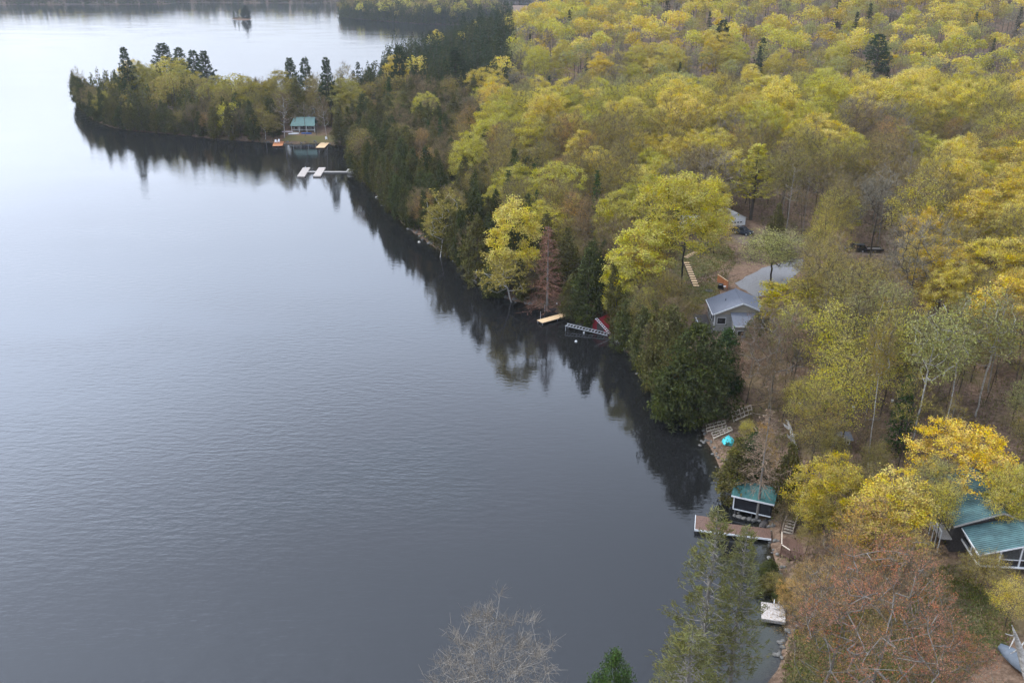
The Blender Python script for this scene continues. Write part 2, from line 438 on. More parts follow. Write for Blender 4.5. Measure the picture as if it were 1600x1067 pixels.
def ground_mat():
    m, t = new_mat('leaf_litter_ground')
    o = N(t, 'ShaderNodeOutputMaterial'); b = N(t, 'ShaderNodeBsdfPrincipled'); b.inputs['Roughness'].default_value = 0.95; b.inputs['Specular IOR Level'].default_value = 0.1
    ge = N(t, 'ShaderNodeNewGeometry')
    def noise_(sc, det=5):
        n = N(t, 'ShaderNodeTexNoise'); n.inputs['Scale'].default_value = sc; n.inputs['Detail'].default_value = det; n.inputs['Roughness'].default_value = 0.65
        t.links.new(ge.outputs['Position'], n.inputs['Vector']); return n.outputs['Fac']
    def mr(v, a, b_, c=0.0, d=1.0):
        n = N(t, 'ShaderNodeMapRange'); n.inputs['From Min'].default_value = a; n.inputs['From Max'].default_value = b_; n.inputs['To Min'].default_value = c; n.inputs['To Max'].default_value = d
        t.links.new(v, n.inputs['Value']); return n.outputs[0]
    def mix(f, A, B):
        n = N(t, 'ShaderNodeMix', data_type='RGBA'); t.links.new(f, n.inputs['Factor'])
        for k, x in (('A', A), ('B', B)):
            if isinstance(x, tuple): n.inputs[k].default_value = rgba(x)
            else: t.links.new(x, n.inputs[k])
        return n.outputs['Result']
    c = mix(mr(noise_(0.35), 0.35, 0.65), (0.07, 0.046, 0.03), (0.16, 0.10, 0.066))
    c = mix(mr(noise_(1.7, 6), 0.45, 0.68), c, (0.215, 0.145, 0.10))
    c = mix(mr(noise_(0.13), 0.5, 0.68, 0, 0.65), c, (0.10, 0.085, 0.03))
    c = mix(mr(noise_(5.0, 4), 0.62, 0.75, 0, 0.8), c, (0.03, 0.022, 0.016))
    sx = N(t, 'ShaderNodeSeparateXYZ'); t.links.new(ge.outputs['Position'], sx.inputs[0])
    c = mix(mr(sx.outputs['Z'], -0.45, -0.06, 1.0, 0.0), c, (0.30, 0.285, 0.225))      # sandy bed below the water line
    t.links.new(c, b.inputs['Base Color'])
    bp = N(t, 'ShaderNodeBump'); bp.inputs['Strength'].default_value = 0.7; bp.inputs['Distance'].default_value = 0.25
    t.links.new(noise_(3.0, 6), bp.inputs['Height']); t.links.new(bp.outputs[0], b.inputs['Normal'])
    t.links.new(b.outputs[0], o.inputs[0]); return m
M_GROUND = ground_mat()
terr = link('ground', mesh_arrays('ground', np.stack([GX.ravel(), GY.ravel(), GH.ravel()], 1), [QUADS], M_GROUND, smooth=True))
tag(terr, 'brown leaf-littered forest floor rising from the lake', kind='structure')

def water_mat():
    m, t = new_mat('lake_water')
    o = N(t, 'ShaderNodeOutputMaterial')
    ge = N(t, 'ShaderNodeNewGeometry')
    def noise_(sc, det, stretch, rot=0.0, rough=0.55):
        mp = N(t, 'ShaderNodeMapping'); mp.inputs['Scale'].default_value = stretch; mp.inputs['Rotation'].default_value = (0, 0, rot)
        t.links.new(ge.outputs['Position'], mp.inputs[0])
        n = N(t, 'ShaderNodeTexNoise'); n.inputs['Scale'].default_value = sc; n.inputs['Detail'].default_value = det; n.inputs['Roughness'].default_value = rough
        t.links.new(mp.outputs[0], n.inputs['Vector']); return n.outputs['Fac']
    def m2(op, a, b):
        n = N(t, 'ShaderNodeMath', operation=op)
        for i, x in enumerate((a, b)):
            if isinstance(x, (int, float)): n.inputs[i].default_value = x
            else: t.links.new(x, n.inputs[i])
        return n.outputs[0]
    sh = N(t, 'ShaderNodeAttribute', attribute_name='shallow').outputs['Fac']
    shel = N(t, 'ShaderNodeAttribute', attribute_name='breeze').outputs['Fac']
    rip = m2('ADD', noise_(1.25, 2.5, (0.33, 1.0, 1.0), 0.2), m2('MULTIPLY', noise_(3.4, 2, (0.4, 1, 1), 0.35), 0.3))
    patch = noise_(0.022, 3, (1, 1.8, 1), 0.3)
    pm = N(t, 'ShaderNodeMapRange'); pm.inputs['From Min'].default_value = 0.35; pm.inputs['From Max'].default_value = 0.65; pm.inputs['To Min'].default_value = 0.3; pm.inputs['To Max'].default_value = 1.0
    t.links.new(patch, pm.inputs['Value'])
    st = m2('MULTIPLY', m2('MULTIPLY', pm.outputs[0], shel), 0.23)
    bp = N(t, 'ShaderNodeBump'); bp.inputs['Distance'].default_value = 0.4
    t.links.new(st, bp.inputs['Strength']); t.links.new(rip, bp.inputs['Height'])
    fr = N(t, 'ShaderNodeFresnel'); fr.inputs['IOR'].default_value = 1.47; t.links.new(bp.outputs[0], fr.inputs['Normal'])
    gl_ = N(t, 'ShaderNodeBsdfGlossy'); gl_.inputs['Roughness'].default_value = 0.04; gl_.inputs['Color'].default_value = (0.97, 0.98, 1.0, 1); t.links.new(bp.outputs[0], gl_.inputs['Normal'])
    di = N(t, 'ShaderNodeBsdfDiffuse'); di.inputs['Color'].default_value = (0.0085, 0.0085, 0.0085, 1)
    tr = N(t, 'ShaderNodeBsdfTransparent'); tr.inputs['Color'].default_value = (0.62, 0.66, 0.60, 1)
    body = N(t, 'ShaderNodeMixShader'); t.links.new(sh, body.inputs[0]); t.links.new(di.outputs[0], body.inputs[1]); t.links.new(tr.outputs[0], body.inputs[2])
    mx = N(t, 'ShaderNodeMixShader'); t.links.new(fr.outputs[0], mx.inputs[0]); t.links.new(body.outputs[0], mx.inputs[1]); t.links.new(gl_.outputs[0], mx.inputs[2])
    t.links.new(mx.outputs[0], o.inputs[0]); return m
M_WATER = water_mat()
keep = (GD.ravel()[QUADS] < 3.0).any(1)
wq = QUADS[keep]; used, inv = np.unique(wq.ravel(), return_inverse=True)
wme = mesh_arrays('lake', np.stack([GX.ravel()[used], GY.ravel()[used], np.zeros(len(used))], 1), [inv.reshape(-1, 4)], M_WATER)
dw = -GD.ravel()[used]
raft_c = WZ(1190, 1020)
rd = np.hypot(GX.ravel()[used] - raft_c[0], GY.ravel()[used] - raft_c[1])
width_ = 3.0 + 8.0 * np.exp(-(rd / 14.0) ** 2)
at = wme.attributes.new('shallow', 'FLOAT', 'POINT'); at.data.foreach_set('value', np.clip(1 - dw / width_, 0, 1).astype(np.float32) ** 1.2 * 0.9)
at = wme.attributes.new('breeze', 'FLOAT', 'POINT'); at.data.foreach_set('value', (0.22 + 0.78 * np.maximum(S((dw - 6) / 45.0), S((100 - GY.ravel()[used]) / 30.0) * S((dw - 2) / 8.0)) * (1 - 0.85 * S((GY.ravel()[used] - 110) / 190.0))).astype(np.float32))
lake = link('lake', wme); tag(lake, 'calm grey lake reflecting the overcast sky', kind='structure')

# draped sheets: lawn, gravel, bed of pale shallows
from mathutils.geometry import delaunay_2d_cdt
def gheight(x, y):
    """height of the ground mesh itself (bilinear in its cells)"""
    i = int(np.clip(np.searchsorted(XS, x) - 1, 0, nx - 2)); j = int(np.clip(np.searchsorted(YS, y) - 1, 0, ny - 2))
    u = (x - XS[i]) / (XS[i + 1] - XS[i]); v = (y - YS[j]) / (YS[j + 1] - YS[j])
    return float((GH[j, i] * (1 - u) + GH[j, i + 1] * u) * (1 - v) + (GH[j + 1, i] * (1 - u) + GH[j + 1, i + 1] * u) * v)
h1 = gheight
def drape(name, pxpoly, mat, label, lift=0.07, step=1.2, kind='structure'):
    base = [WG(px, py)[:2] for px, py in pxpoly]
    ring = []
    for i in range(len(base)):
        a, b = base[i], base[(i + 1) % len(base)]
        n = max(1, int(np.hypot(*(b - a)) / step))
        nrm = np.array([-(b - a)[1], (b - a)[0]]) / (np.hypot(*(b - a)) + 1e-9)
        for k in range(n):
            ring.append(a + (b - a) * k / n + (nrm * random.uniform(-0.3, 0.3) if k else 0))
    P = np.array(ring)
    gx, gy = np.meshgrid(np.arange(P[:, 0].min(), P[:, 0].max(), step), np.arange(P[:, 1].min(), P[:, 1].max(), step))
    dd = sdf(P, gx.ravel(), gy.ravel())
    inn = np.stack([gx.ravel(), gy.ravel()], 1)[dd > step * 0.4]
    allp = [Vector((float(p[0]), float(p[1]))) for p in np.vstack([P, inn])]
    vs, es, fs, *_ = delaunay_2d_cdt(allp, [], [list(range(len(P)))], 1, 1e-4)
    me = bpy.data.meshes.new(name)
    me.from_pydata([(v.x, v.y, gheight(v.x, v.y) + lift) for v in vs], [], [list(f) for f in fs]); me.materials.append(mat)
    me.polygons.foreach_set('use_smooth', [True] * len(me.polygons)); me.update()
    return tag(link(name, me), label, kind=kind)
M_LAWN = simple_mat('spring_grass', (0.075, 0.078, 0.022), 0.95, 0.7, 0.35, color2=(0.13, 0.09, 0.045), bump=0.8, spec=0.1)
M_GRAVEL = simple_mat('grey_gravel', (0.18, 0.178, 0.182), 0.95, 2.5, 0.16, bump=0.3, spec=0.1)
M_TRACK = simple_mat('packed_earth', (0.17, 0.125, 0.095), 0.95, 0.8, 0.25, bump=0.3, spec=0.1)
drape('lawn', [(1468, 885), (1500, 884), (1530, 915), (1560, 940), (1576, 975), (1565, 1010), (1520, 1040), (1470, 1085), (1330, 1120), (1228, 1100), (1234, 1040), (1246, 990), (1300, 968), (1420, 950)],
      M_LAWN, 'mown green and brown lawn below the green-roofed cottage')
drape('cottage_lawn', [(1060, 446), (1100, 441), (1128, 446), (1118, 462), (1096, 476), (1062, 476)], M_LAWN, 'small lawn beside the grey cottage')
drape('garden_bank', [(1046, 385), (1130, 375), (1150, 400), (1120, 424), (1070, 440), (1050, 420)], M_LAWN, 'grassy bank crossed by wooden steps')
drape('driveway', [(1148, 443), (1164, 433), (1178, 427), (1196, 418), (1215, 413), (1238, 404), (1256, 406), (1250, 422), (1236, 440), (1215, 458), (1180, 466)], M_GRAVEL, 'pale grey gravel driveway beside the grey cottage')
drape('upper_track', [(1128, 360), (1180, 372), (1230, 382), (1300, 392), (1440, 396), (1440, 402), (1290, 402), (1215, 394), (1160, 382), (1120, 368)], M_TRACK, 'brown earth track leading to the white garage')
drape('far_lawn', [(440, 221), (470, 222), (520, 222), (535, 219), (520, 212), (450, 212)], M_LAWN, 'grass in front of the far green-roofed cottage')
# ------------------------------------------------------------------ trees: skeletons, crowns
def frame_of(D):
    """two unit vectors across each direction in D (n,3)"""
    up = np.where(np.abs(D[:, 2:3]) > 0.9, np.array([[1.0, 0, 0]]), np.array([[0, 0, 1.0]]))
    a = np.cross(D, up); a /= np.linalg.norm(a, axis=1, keepdims=True) + 1e-9
    return a, np.cross(a, D)
def tubes(P, Q, rp, rq, n=5):
    """independent tapered n-gons from P to Q"""
    P, Q = np.asarray(P, float), np.asarray(Q, float)
    D = Q - P; D = D / (np.linalg.norm(D, axis=1, keepdims=True) + 1e-9)
    a, b = frame_of(D); m = len(P)
    ang = 2 * np.pi * np.arange(n) / n
    off = a[:, None, :] * np.cos(ang)[None, :, None] + b[:, None, :] * np.sin(ang)[None, :, None]
    V = np.concatenate([P[:, None] + off * rp[:, None, None], Q[:, None] + off * rq[:, None, None]], 1).reshape(-1, 3)
    k = np.arange(n); base = (np.arange(m) * 2 * n)[:, None]
    F = np.stack([base + k, base + (k + 1) % n, base + n + (k + 1) % n, base + n + k], 2).reshape(-1, 4)
    return V, F
def strips(P, Q, w, rng):
    """flat tapering twigs"""
    D = Q - P; D = D / (np.linalg.norm(D, axis=1, keepdims=True) + 1e-9)
    r = rng.normal(size=P.shape); a = np.cross(D, r); a /= np.linalg.norm(a, axis=1, keepdims=True) + 1e-9
    a = a * (w / 2)[:, None]
    V = np.stack([P - a, P + a, Q + a * 0.45, Q - a * 0.45], 1).reshape(-1, 3)
    return V, np.arange(len(P) * 4).reshape(-1, 4)
def leaves(C, size, rng, up=0.6, aspect=0.62, out=None, jitter=0.35):
    """one small leaf-spray face at each centre"""
    n = len(C)
    nr = rng.normal(size=(n, 3)); nr[:, 2] += up
    if out is not None: nr = nr + out
    nr /= np.linalg.norm(nr, axis=1, keepdims=True) + 1e-9
    r = rng.normal(size=(n, 3)); a = np.cross(nr, r); a /= np.linalg.norm(a, axis=1, keepdims=True) + 1e-9
    b = np.cross(nr, a)
    s = size * rng.uniform(1 - jitter, 1 + jitter, n)
    a = a * (s / 2)[:, None]; b = b * (s * aspect / 2)[:, None]
    bend = nr * (s * 0.12)[:, None]
    V = np.stack([C - a - bend, C - b * 1.1 + bend, C + a - bend, C + b * 0.9 + bend], 1).reshape(-1, 3)
    return V, np.arange(n * 4).reshape(-1, 4)
def cat(parts):
    V, F, off = [], [], 0
    for v, f in parts:
        if len(v) == 0: continue
        V.append(v); F.append(f + off); off += len(v)
    return np.concatenate(V), np.concatenate(F)

def lobes(rng, k=7):
    d = rng.normal(size=(k, 3)); d /= np.linalg.norm(d, axis=1, keepdims=True)
    amp = rng.uniform(-0.22, 0.3, k)
    def f(u):
        return 1 + (np.clip(u @ d.T, 0, 1) ** 3 @ amp)
    return f

def skeleton(rng, H, R, bole, zc, rz, K, shell=0.5, top=0.75, lean=0.05, r0=0.02, seg=1.3, forks=1):
    """branch graph from trunk nodes out to K crown points; returns P,Q,rp,rq and the crown points"""
    lv = rng.normal(size=2) * lean
    tz = np.arange(0, H * top, 0.9)
    wob = np.cumsum(rng.normal(size=(len(tz), 2)) * 0.05, 0)
    nodes = [np.array([lv[0] * z + wob[i, 0], lv[1] * z + wob[i, 1], z]) for i, z in enumerate(tz)]
    par = [-1] + list(range(len(tz) - 1))
    ntr = len(nodes)
    lob = lobes(rng)
    u = rng.normal(size=(K * 3, 3)); u /= np.linalg.norm(u, axis=1, keepdims=True)
    u = u[u[:, 2] > -0.75][:K]
    rad = (shell + (1 - shell) * rng.uniform(0, 1, len(u)) ** 0.6) * lob(u)
    ctr = np.array([lv[0] * zc, lv[1] * zc, zc])
    pts = ctr + u * rad[:, None] * np.array([R, R, rz])
    pts[:, 2] = np.maximum(pts[:, 2], bole * 0.8)
    order = np.argsort(np.linalg.norm(pts - np.array([ctr[0], ctr[1], bole]), axis=1))
    NA = np.zeros((ntr + K * 12, 3)); NA[:ntr] = nodes; cnt = ntr
    tips = []
    for i in order:
        p = pts[i]
        A = NA[:cnt]
        d = np.linalg.norm(A - p, axis=1)
        below = A[:, 2] - (p[2] - 0.25 * d)          # prefer leaving below the tip
        cost = d + np.maximum(below, 0) * 1.6 + np.where(A[:, 2] < bole, 50.0, 0) + np.where(np.arange(cnt) < ntr, 0.0, 0.15)
        j = int(np.argmin(cost)); a = NA[j].copy()
        m = max(1, int(d[j] / seg)); last = j
        side = rng.normal(size=3) * 0.12 * d[j]
        for q in range(1, m + 1):
            s = q / m
            x = a + (p - a) * s
            x = x + np.array([0, 0, 1]) * (-0.16 * d[j]) * math.sin(math.pi * s) * (1 if p[2] > a[2] else -0.6) + side * math.sin(math.pi * s)
            NA[cnt] = x; par.append(last); last = cnt; cnt += 1
        tips.append(last)
    N_ = NA[:cnt]; par = np.array(par)
    r = np.zeros(cnt); r[tips] = r0
    acc = np.zeros(cnt)
    for k in range(cnt - 1, 0, -1):
        rk = max(r0, acc[k] ** (1 / 2.3))
        r[k] = rk; acc[par[k]] += rk ** 2.3
    r[0] = max(r0, acc[0] ** (1 / 2.3)) * 1.25
    idx = np.arange(1, cnt)
    trunk_mask = idx < ntr
    return N_[par[idx]], N_[idx], r[par[idx]], r[idx], N_[tips], ctr, trunk_mask

def limit_taper(rp, rq):
    return np.minimum(rp, rq * 1.35 + 0.01)

M_BROWNTWIG = simple_mat('brown_twigs', (0.135, 0.105, 0.07), 0.9, 1.0, 0.2, spec=0.05)
class Var:   # one tree shape: wood mesh, crown mesh, its height and crown radius
    pass
def finish(name, wood, crown, wood_mat, crown_mat, H, R, twig=None):
    v = Var(); v.H = H; v.R = R
    v.wood = mesh_arrays(name + '_trunk', wood[0], [wood[1]], wood_mat, smooth=True)
    if twig is not None:
        V, F = cat([crown, twig])
        v.crown = mesh_arrays(name + '_crown', V, [F], [crown_mat, M_BROWNTWIG], mat_idx=np.repeat([0, 1], [len(crown[1]), len(twig[1])]))
    else: v.crown = mesh_arrays(name + '_crown', crown[0], [crown[1]], crown_mat)
    return v

def broadleaf(seed, H=17.0, R=5.0, bole=0.36, K=120, per=34, leaf=0.42, cl=0.85, shell=0.45, rz=None, twigs=2, bark=M_BARK, up=0.7, lean=0.03, top=0.7, skirt=0.0):
    rng = np.random.default_rng(seed)
    rz = rz or H * (1 - bole) * 0.5
    zc = H - rz * 0.98
    P, Q, rp, rq, tips, ctr, tm = skeleton(rng, H, R, H * bole, zc, rz, K, shell=shell, lean=lean, top=top)
    wood = tubes(P, Q, limit_taper(rp, rq), rq, 5)
    n = len(tips)
    w = rng.uniform(0.45, 1.5, n) ** 1.2
    cnt = np.maximum(3, (per * w).astype(int))
    idx = np.repeat(np.arange(n), cnt)
    off = rng.normal(size=(len(idx), 3)) * cl * np.array([0.62, 0.62, 0.42])
    C = tips[idx] + off
    out_ = (C - ctr); out_ /= np.linalg.norm(out_, axis=1, keepdims=True) + 1e-9
    L = leaves(C, leaf, rng, up=up, out=out_ * 0.7)
    parts = [L]
    if twigs:
        ti = np.repeat(np.arange(n), twigs * 2)
        d = (tips[ti] - ctr); d /= np.linalg.norm(d, axis=1, keepdims=True) + 1e-9
        d = d * 0.7 + rng.normal(size=d.shape) * 0.55 + np.array([0, 0, 0.35])
        tw = strips(tips[ti], tips[ti] + d * rng.uniform(0.5, 1.1, len(ti))[:, None], np.full(len(ti), 0.045), rng)
    return finish('broadleaf', wood, cat(parts), bark, M_LEAF, H, R, twig=tw if twigs else None)

def bare(seed, H=16.0, R=4.2, bole=0.3, K=150, tw=11, buds=0, bark=M_BARK, lean=0.04, twl=1.0, tww=0.04, shell=0.3, top=0.8, budsize=0.22, rz=None, r0=0.022, split=False):
    """leafless crown of fine twigs, with a few opening buds"""
    rng = np.random.default_rng(seed)
    rz = rz or H * (1 - bole) * 0.5
    P, Q, rp, rq, tips, ctr, tm = skeleton(rng, H, R, H * bole, H - rz, rz, K, shell=shell, lean=lean, top=top, r0=r0)
    wood = tubes(P, Q, limit_taper(rp, rq), rq, 5)
    n = len(tips); ti = np.repeat(np.arange(n), tw)
    d = (tips[ti] - ctr); d /= np.linalg.norm(d, axis=1, keepdims=True) + 1e-9
    d = d * 0.6 + rng.normal(size=d.shape) * 0.6 + np.array([0, 0, 0.5])
    d /= np.linalg.norm(d, axis=1, keepdims=True)
    a = tips[ti] + rng.normal(size=d.shape) * 0.15
    b = a + d * (twl * rng.uniform(0.5, 1.3, len(ti)))[:, None]
    s1 = strips(a, b, np.full(len(ti), tww), rng)
    mid = a + (b - a) * rng.uniform(0.3, 0.8, len(ti))[:, None]
    d2 = d + rng.normal(size=d.shape) * 0.7
    s2 = strips(mid, mid + d2 * (twl * 0.45), np.full(len(ti), tww * 0.75), rng)
    parts = [s1, s2]
    if buds:
        k = rng.integers(0, len(ti), buds)
        C = b[k] + rng.normal(size=(buds, 3)) * 0.12
        parts.append(leaves(C, budsize, rng, up=0.5))
    if split: return finish('leafless', wood, parts[2], bark, M_LEAF, H, R, twig=cat(parts[:2]))
    return finish('leafless', wood, cat(parts), bark, M_TWIG, H, R)

def cedar(seed, H=13.0, R=2.6, n=300, per=15, top=0.85, blunt=0.8, size=0.44, base=0.03):
    """dense rounded cone of drooping sprays, down to the ground"""
    rng = np.random.default_rng(seed)
    wood = tubes(np.array([[0, 0, 0], [0.05, 0, H * 0.5]]), np.array([[0.05, 0, H * 0.5], [0, 0.05, H * 0.94]]), np.array([0.2, 0.12]), np.array([0.12, 0.02]), 6)
    prof = lambda t: np.minimum(1.0, (1 - t) * 1.9) ** blunt * (0.72 + 0.28 * np.minimum(1, t * 4)) * (1 - 0.25 * t)
    t = rng.uniform(base, 1, n * 4); keep_ = rng.uniform(0, 1, n * 4) < prof(t) + 0.08; t = t[keep_][:n]
    ang = rng.uniform(0, 2 * np.pi, len(t))
    ph = rng.uniform(0, 6.28, 3)
    lobe = 1 + 0.18 * np.sin(2 * ang + ph[0] + 3 * t) + 0.2 * np.sin(3 * ang + 9 * t + ph[1]) + 0.14 * np.sin(5 * ang - 16 * t + ph[2]) + 0.1 * np.sin(34 * t + ph[0])
    rr = prof(t) * R * lobe * rng.uniform(0.4, 1.12, len(t)) ** 0.5 + np.where(rng.uniform(size=len(t)) < 0.08, 0.45, 0)
    C0 = np.stack([rr * np.cos(ang), rr * np.sin(ang), t * H], 1)
    idx = np.repeat(np.arange(len(t)), per)
    o = rng.normal(size=(len(idx), 3)) * np.array([0.28, 0.28, 0.3]) * (R / 2.6) ** 0.5
    rad = np.stack([np.cos(ang), np.sin(ang), np.zeros_like(ang)], 1)[idx]
    C = C0[idx] + o; C[:, 2] = np.maximum(C[:, 2], 0.15)
    L1 = leaves(C, size, rng, up=0.55, aspect=0.5, out=rad * 1.1)
    # a leader of small sprays
    k = 30; zt = rng.uniform(0.93, 1.02, k) * H
    L2 = leaves(np.stack([rng.normal(size=k) * 0.14, rng.normal(size=k) * 0.14, zt], 1), size * 0.7, rng, up=0.1)
    return finish('cedar', wood, cat([L1, L2]), M_BARK, M_NEEDLE, H, R)

def spruce(seed, H=15.0, R=2.7, levels=26, n=9, droop=0.25, per=9, size=0.42, bark=M_DARKBARK, gap=0.0):
    rng = np.random.default_rng(seed)
    wood_p = [tubes(np.array([[0, 0, 0.0]]), np.array([[0, 0, H * 0.98]]), np.array([0.2]), np.array([0.015]), 6)]
    Cs, Os = [], []
    for k in range(levels):
        t = 0.06 + 0.93 * (k + rng.uniform(0, 0.6)) / levels
        L = R * (1 - t) ** 0.85 * rng.uniform(0.8, 1.12) + 0.12
        m = max(4, int(n * (0.5 + 0.6 * (1 - t))))
        a0 = rng.uniform(0, 6.28)
        for j in range(m):
            if rng.uniform() < gap: continue
            a = a0 + 2 * math.pi * j / m + rng.normal() * 0.2
            Lj = L * rng.uniform(0.75, 1.1)
            d = np.array([math.cos(a), math.sin(a), 0])
            s = rng.uniform(0.15, 1, per) ** 0.7
            c = d[None] * (s * Lj)[:, None] + np.array([0, 0, t * H])
            c[:, 2] -= droop * Lj * s ** 1.5 - 0.12 * Lj * np.maximum(s - 0.8, 0) * 5 * 0.5
            c += rng.normal(size=c.shape) * np.array([0.16, 0.16, 0.1]) * (0.5 + s[:, None])
            Cs.append(c); Os.append(np.repeat(d[None], per, 0))
    C = np.concatenate(Cs); O = np.concatenate(Os)
    return finish('spruce', cat(wood_p), leaves(C, size, rng, up=1.2, aspect=0.5, out=O * 0.5), bark, M_NEEDLE, H, R)

def pine(seed, H=21.0, R=4.0, levels=20, start=0.32, tuft=9, tn=9, bark=M_BARK, blade=0.42, bw=0.16, flat=False):
    """white pine: open whorls of upswept plumes with gaps between"""
    rng = np.random.default_rng(seed)
    tz = np.linspace(0, H, 9); wob = np.cumsum(rng.normal(size=(9, 2)) * 0.08, 0)
    T = np.column_stack([wob, tz]); tr = np.linspace(0.3, 0.03, 9)
    wood_p = [tubes(T[:-1], T[1:], tr[:-1], tr[1:], 6)]
    C, D = [], []
    BP, BQ, B1, B2 = [], [], [], []
    for k in range(levels):
        t = start + (1 - start) * (k + rng.uniform(0, 0.5)) / levels
        prof = math.sin(math.pi * min(1, 0.18 + 0.82 * ((t - start) / (1 - start)) ** 0.8)) ** 0.7 if flat else (1 - (t - start) / (1 - start)) ** 0.65
        m = rng.integers(4, 7); a0 = rng.uniform(0, 6.28)
        base = np.array([np.interp(t * H, tz, T[:, 0]), np.interp(t * H, tz, T[:, 1]), t * H])
        for j in range(m):
            a = a0 + 2 * math.pi * j / m + rng.normal() * 0.25
            L = R * prof * rng.uniform(0.5, 1.15) + 0.35
            d = np.array([math.cos(a), math.sin(a), 0])
            p0 = base; ns = 4
            P_ = [p0]
            for q in range(1, ns + 1):
                s = q / ns
                P_.append(base + d * L * s + np.array([0, 0, L * (0.02 * s + 0.26 * s ** 2.4)]) + rng.normal(size=3) * 0.05 * L * s)
            P_ = np.array(P_); rr = np.linspace(0.06, 0.015, ns + 1) * (0.6 + L / R)
            BP.append(P_[:-1]); BQ.append(P_[1:]); B1.append(rr[:-1]); B2.append(rr[1:])
            nt_ = max(3, int(tuft * (0.4 + 0.6 * L / R)))
            s = 0.38 + 0.66 * rng.uniform(0, 1, nt_) ** 0.8
            side = np.array([-d[1], d[0], 0])
            sp = rng.normal(size=nt_) * 0.24 * L * (1.15 - s * 0.55)
            pos = np.stack([np.interp(s, np.linspace(0, 1, ns + 1), P_[:, i]) for i in range(3)], 1) + side[None] * sp[:, None]
            pos[:, 2] += np.abs(rng.normal(size=nt_)) * 0.12 + 0.05
            dirs = d[None] * 0.7 + side[None] * np.sign(sp)[:, None] * 0.45 + np.array([0, 0, 0.55])
            C.append(np.repeat(pos, tn, 0)); D.append(np.repeat(dirs, tn, 0))
    wood_p.append(tubes(np.concatenate(BP), np.concatenate(BQ), np.concatenate(B1), np.concatenate(B2), 4))
    C = np.concatenate(C); D = np.concatenate(D)
    D = D + rng.normal(size=D.shape) * 0.55; D /= np.linalg.norm(D, axis=1, keepdims=True)
    C = C + rng.normal(size=C.shape) * 0.16
    V = strips(C - D * blade * 0.3, C + D * blade * 0.7, np.full(len(C), bw), rng)
    return finish('pine', cat(wood_p), V, bark, M_NEEDLE, H, R)

def larch(seed, H=15.0, R=2.8, levels=34, buds=1400, bark=M_PALEBARK, start=0.08):
    """leafless conifer: straight stem, thin level branches"""
    rng = np.random.default_rng(seed)
    wood_p = [tubes(np.array([[0, 0, 0.0], [0.05, 0, H * 0.5]]), np.array([[0.05, 0, H * 0.5], [0, 0, H]]), np.array([0.19, 0.12]), np.array([0.12, 0.015]), 6)]
    P, Q, W = [], [], []
    for k in range(levels):
        t = start + (0.98 - start) * k / levels
        L = R * min(1.0, (1 - t) / (1 - start)) ** 0.7 * rng.uniform(0.75, 1.1) + 0.15
        for j in range(7):
            a = rng.uniform(0, 6.28); d = np.array([math.cos(a), math.sin(a), rng.normal() * 0.12 - 0.02])
            l = L * rng.uniform(0.6, 1.1); b0 = np.array([0, 0, t * H]); P.append(b0); Q.append(b0 + d * l); W.append(0.06)
            for q in range(9):
                s = rng.uniform(0.25, 1.0); d2 = d * 0.6 + rng.normal(size=3) * 0.5
                P.append(b0 + d * l * s); Q.append(b0 + d * l * s + d2 * l * 0.3); W.append(0.035)
    P, Q, W = np.array(P), np.array(Q), np.array(W)
    k = rng.integers(0, len(P), buds); s = rng.uniform(0.3, 1, buds)[:, None]
    return finish('larch', cat(wood_p), cat([strips(P, Q, W, rng), leaves(P[k] + (Q[k] - P[k]) * s + rng.normal(size=(buds, 3)) * 0.08, 0.2, rng)]), bark, M_TWIG, H, R)

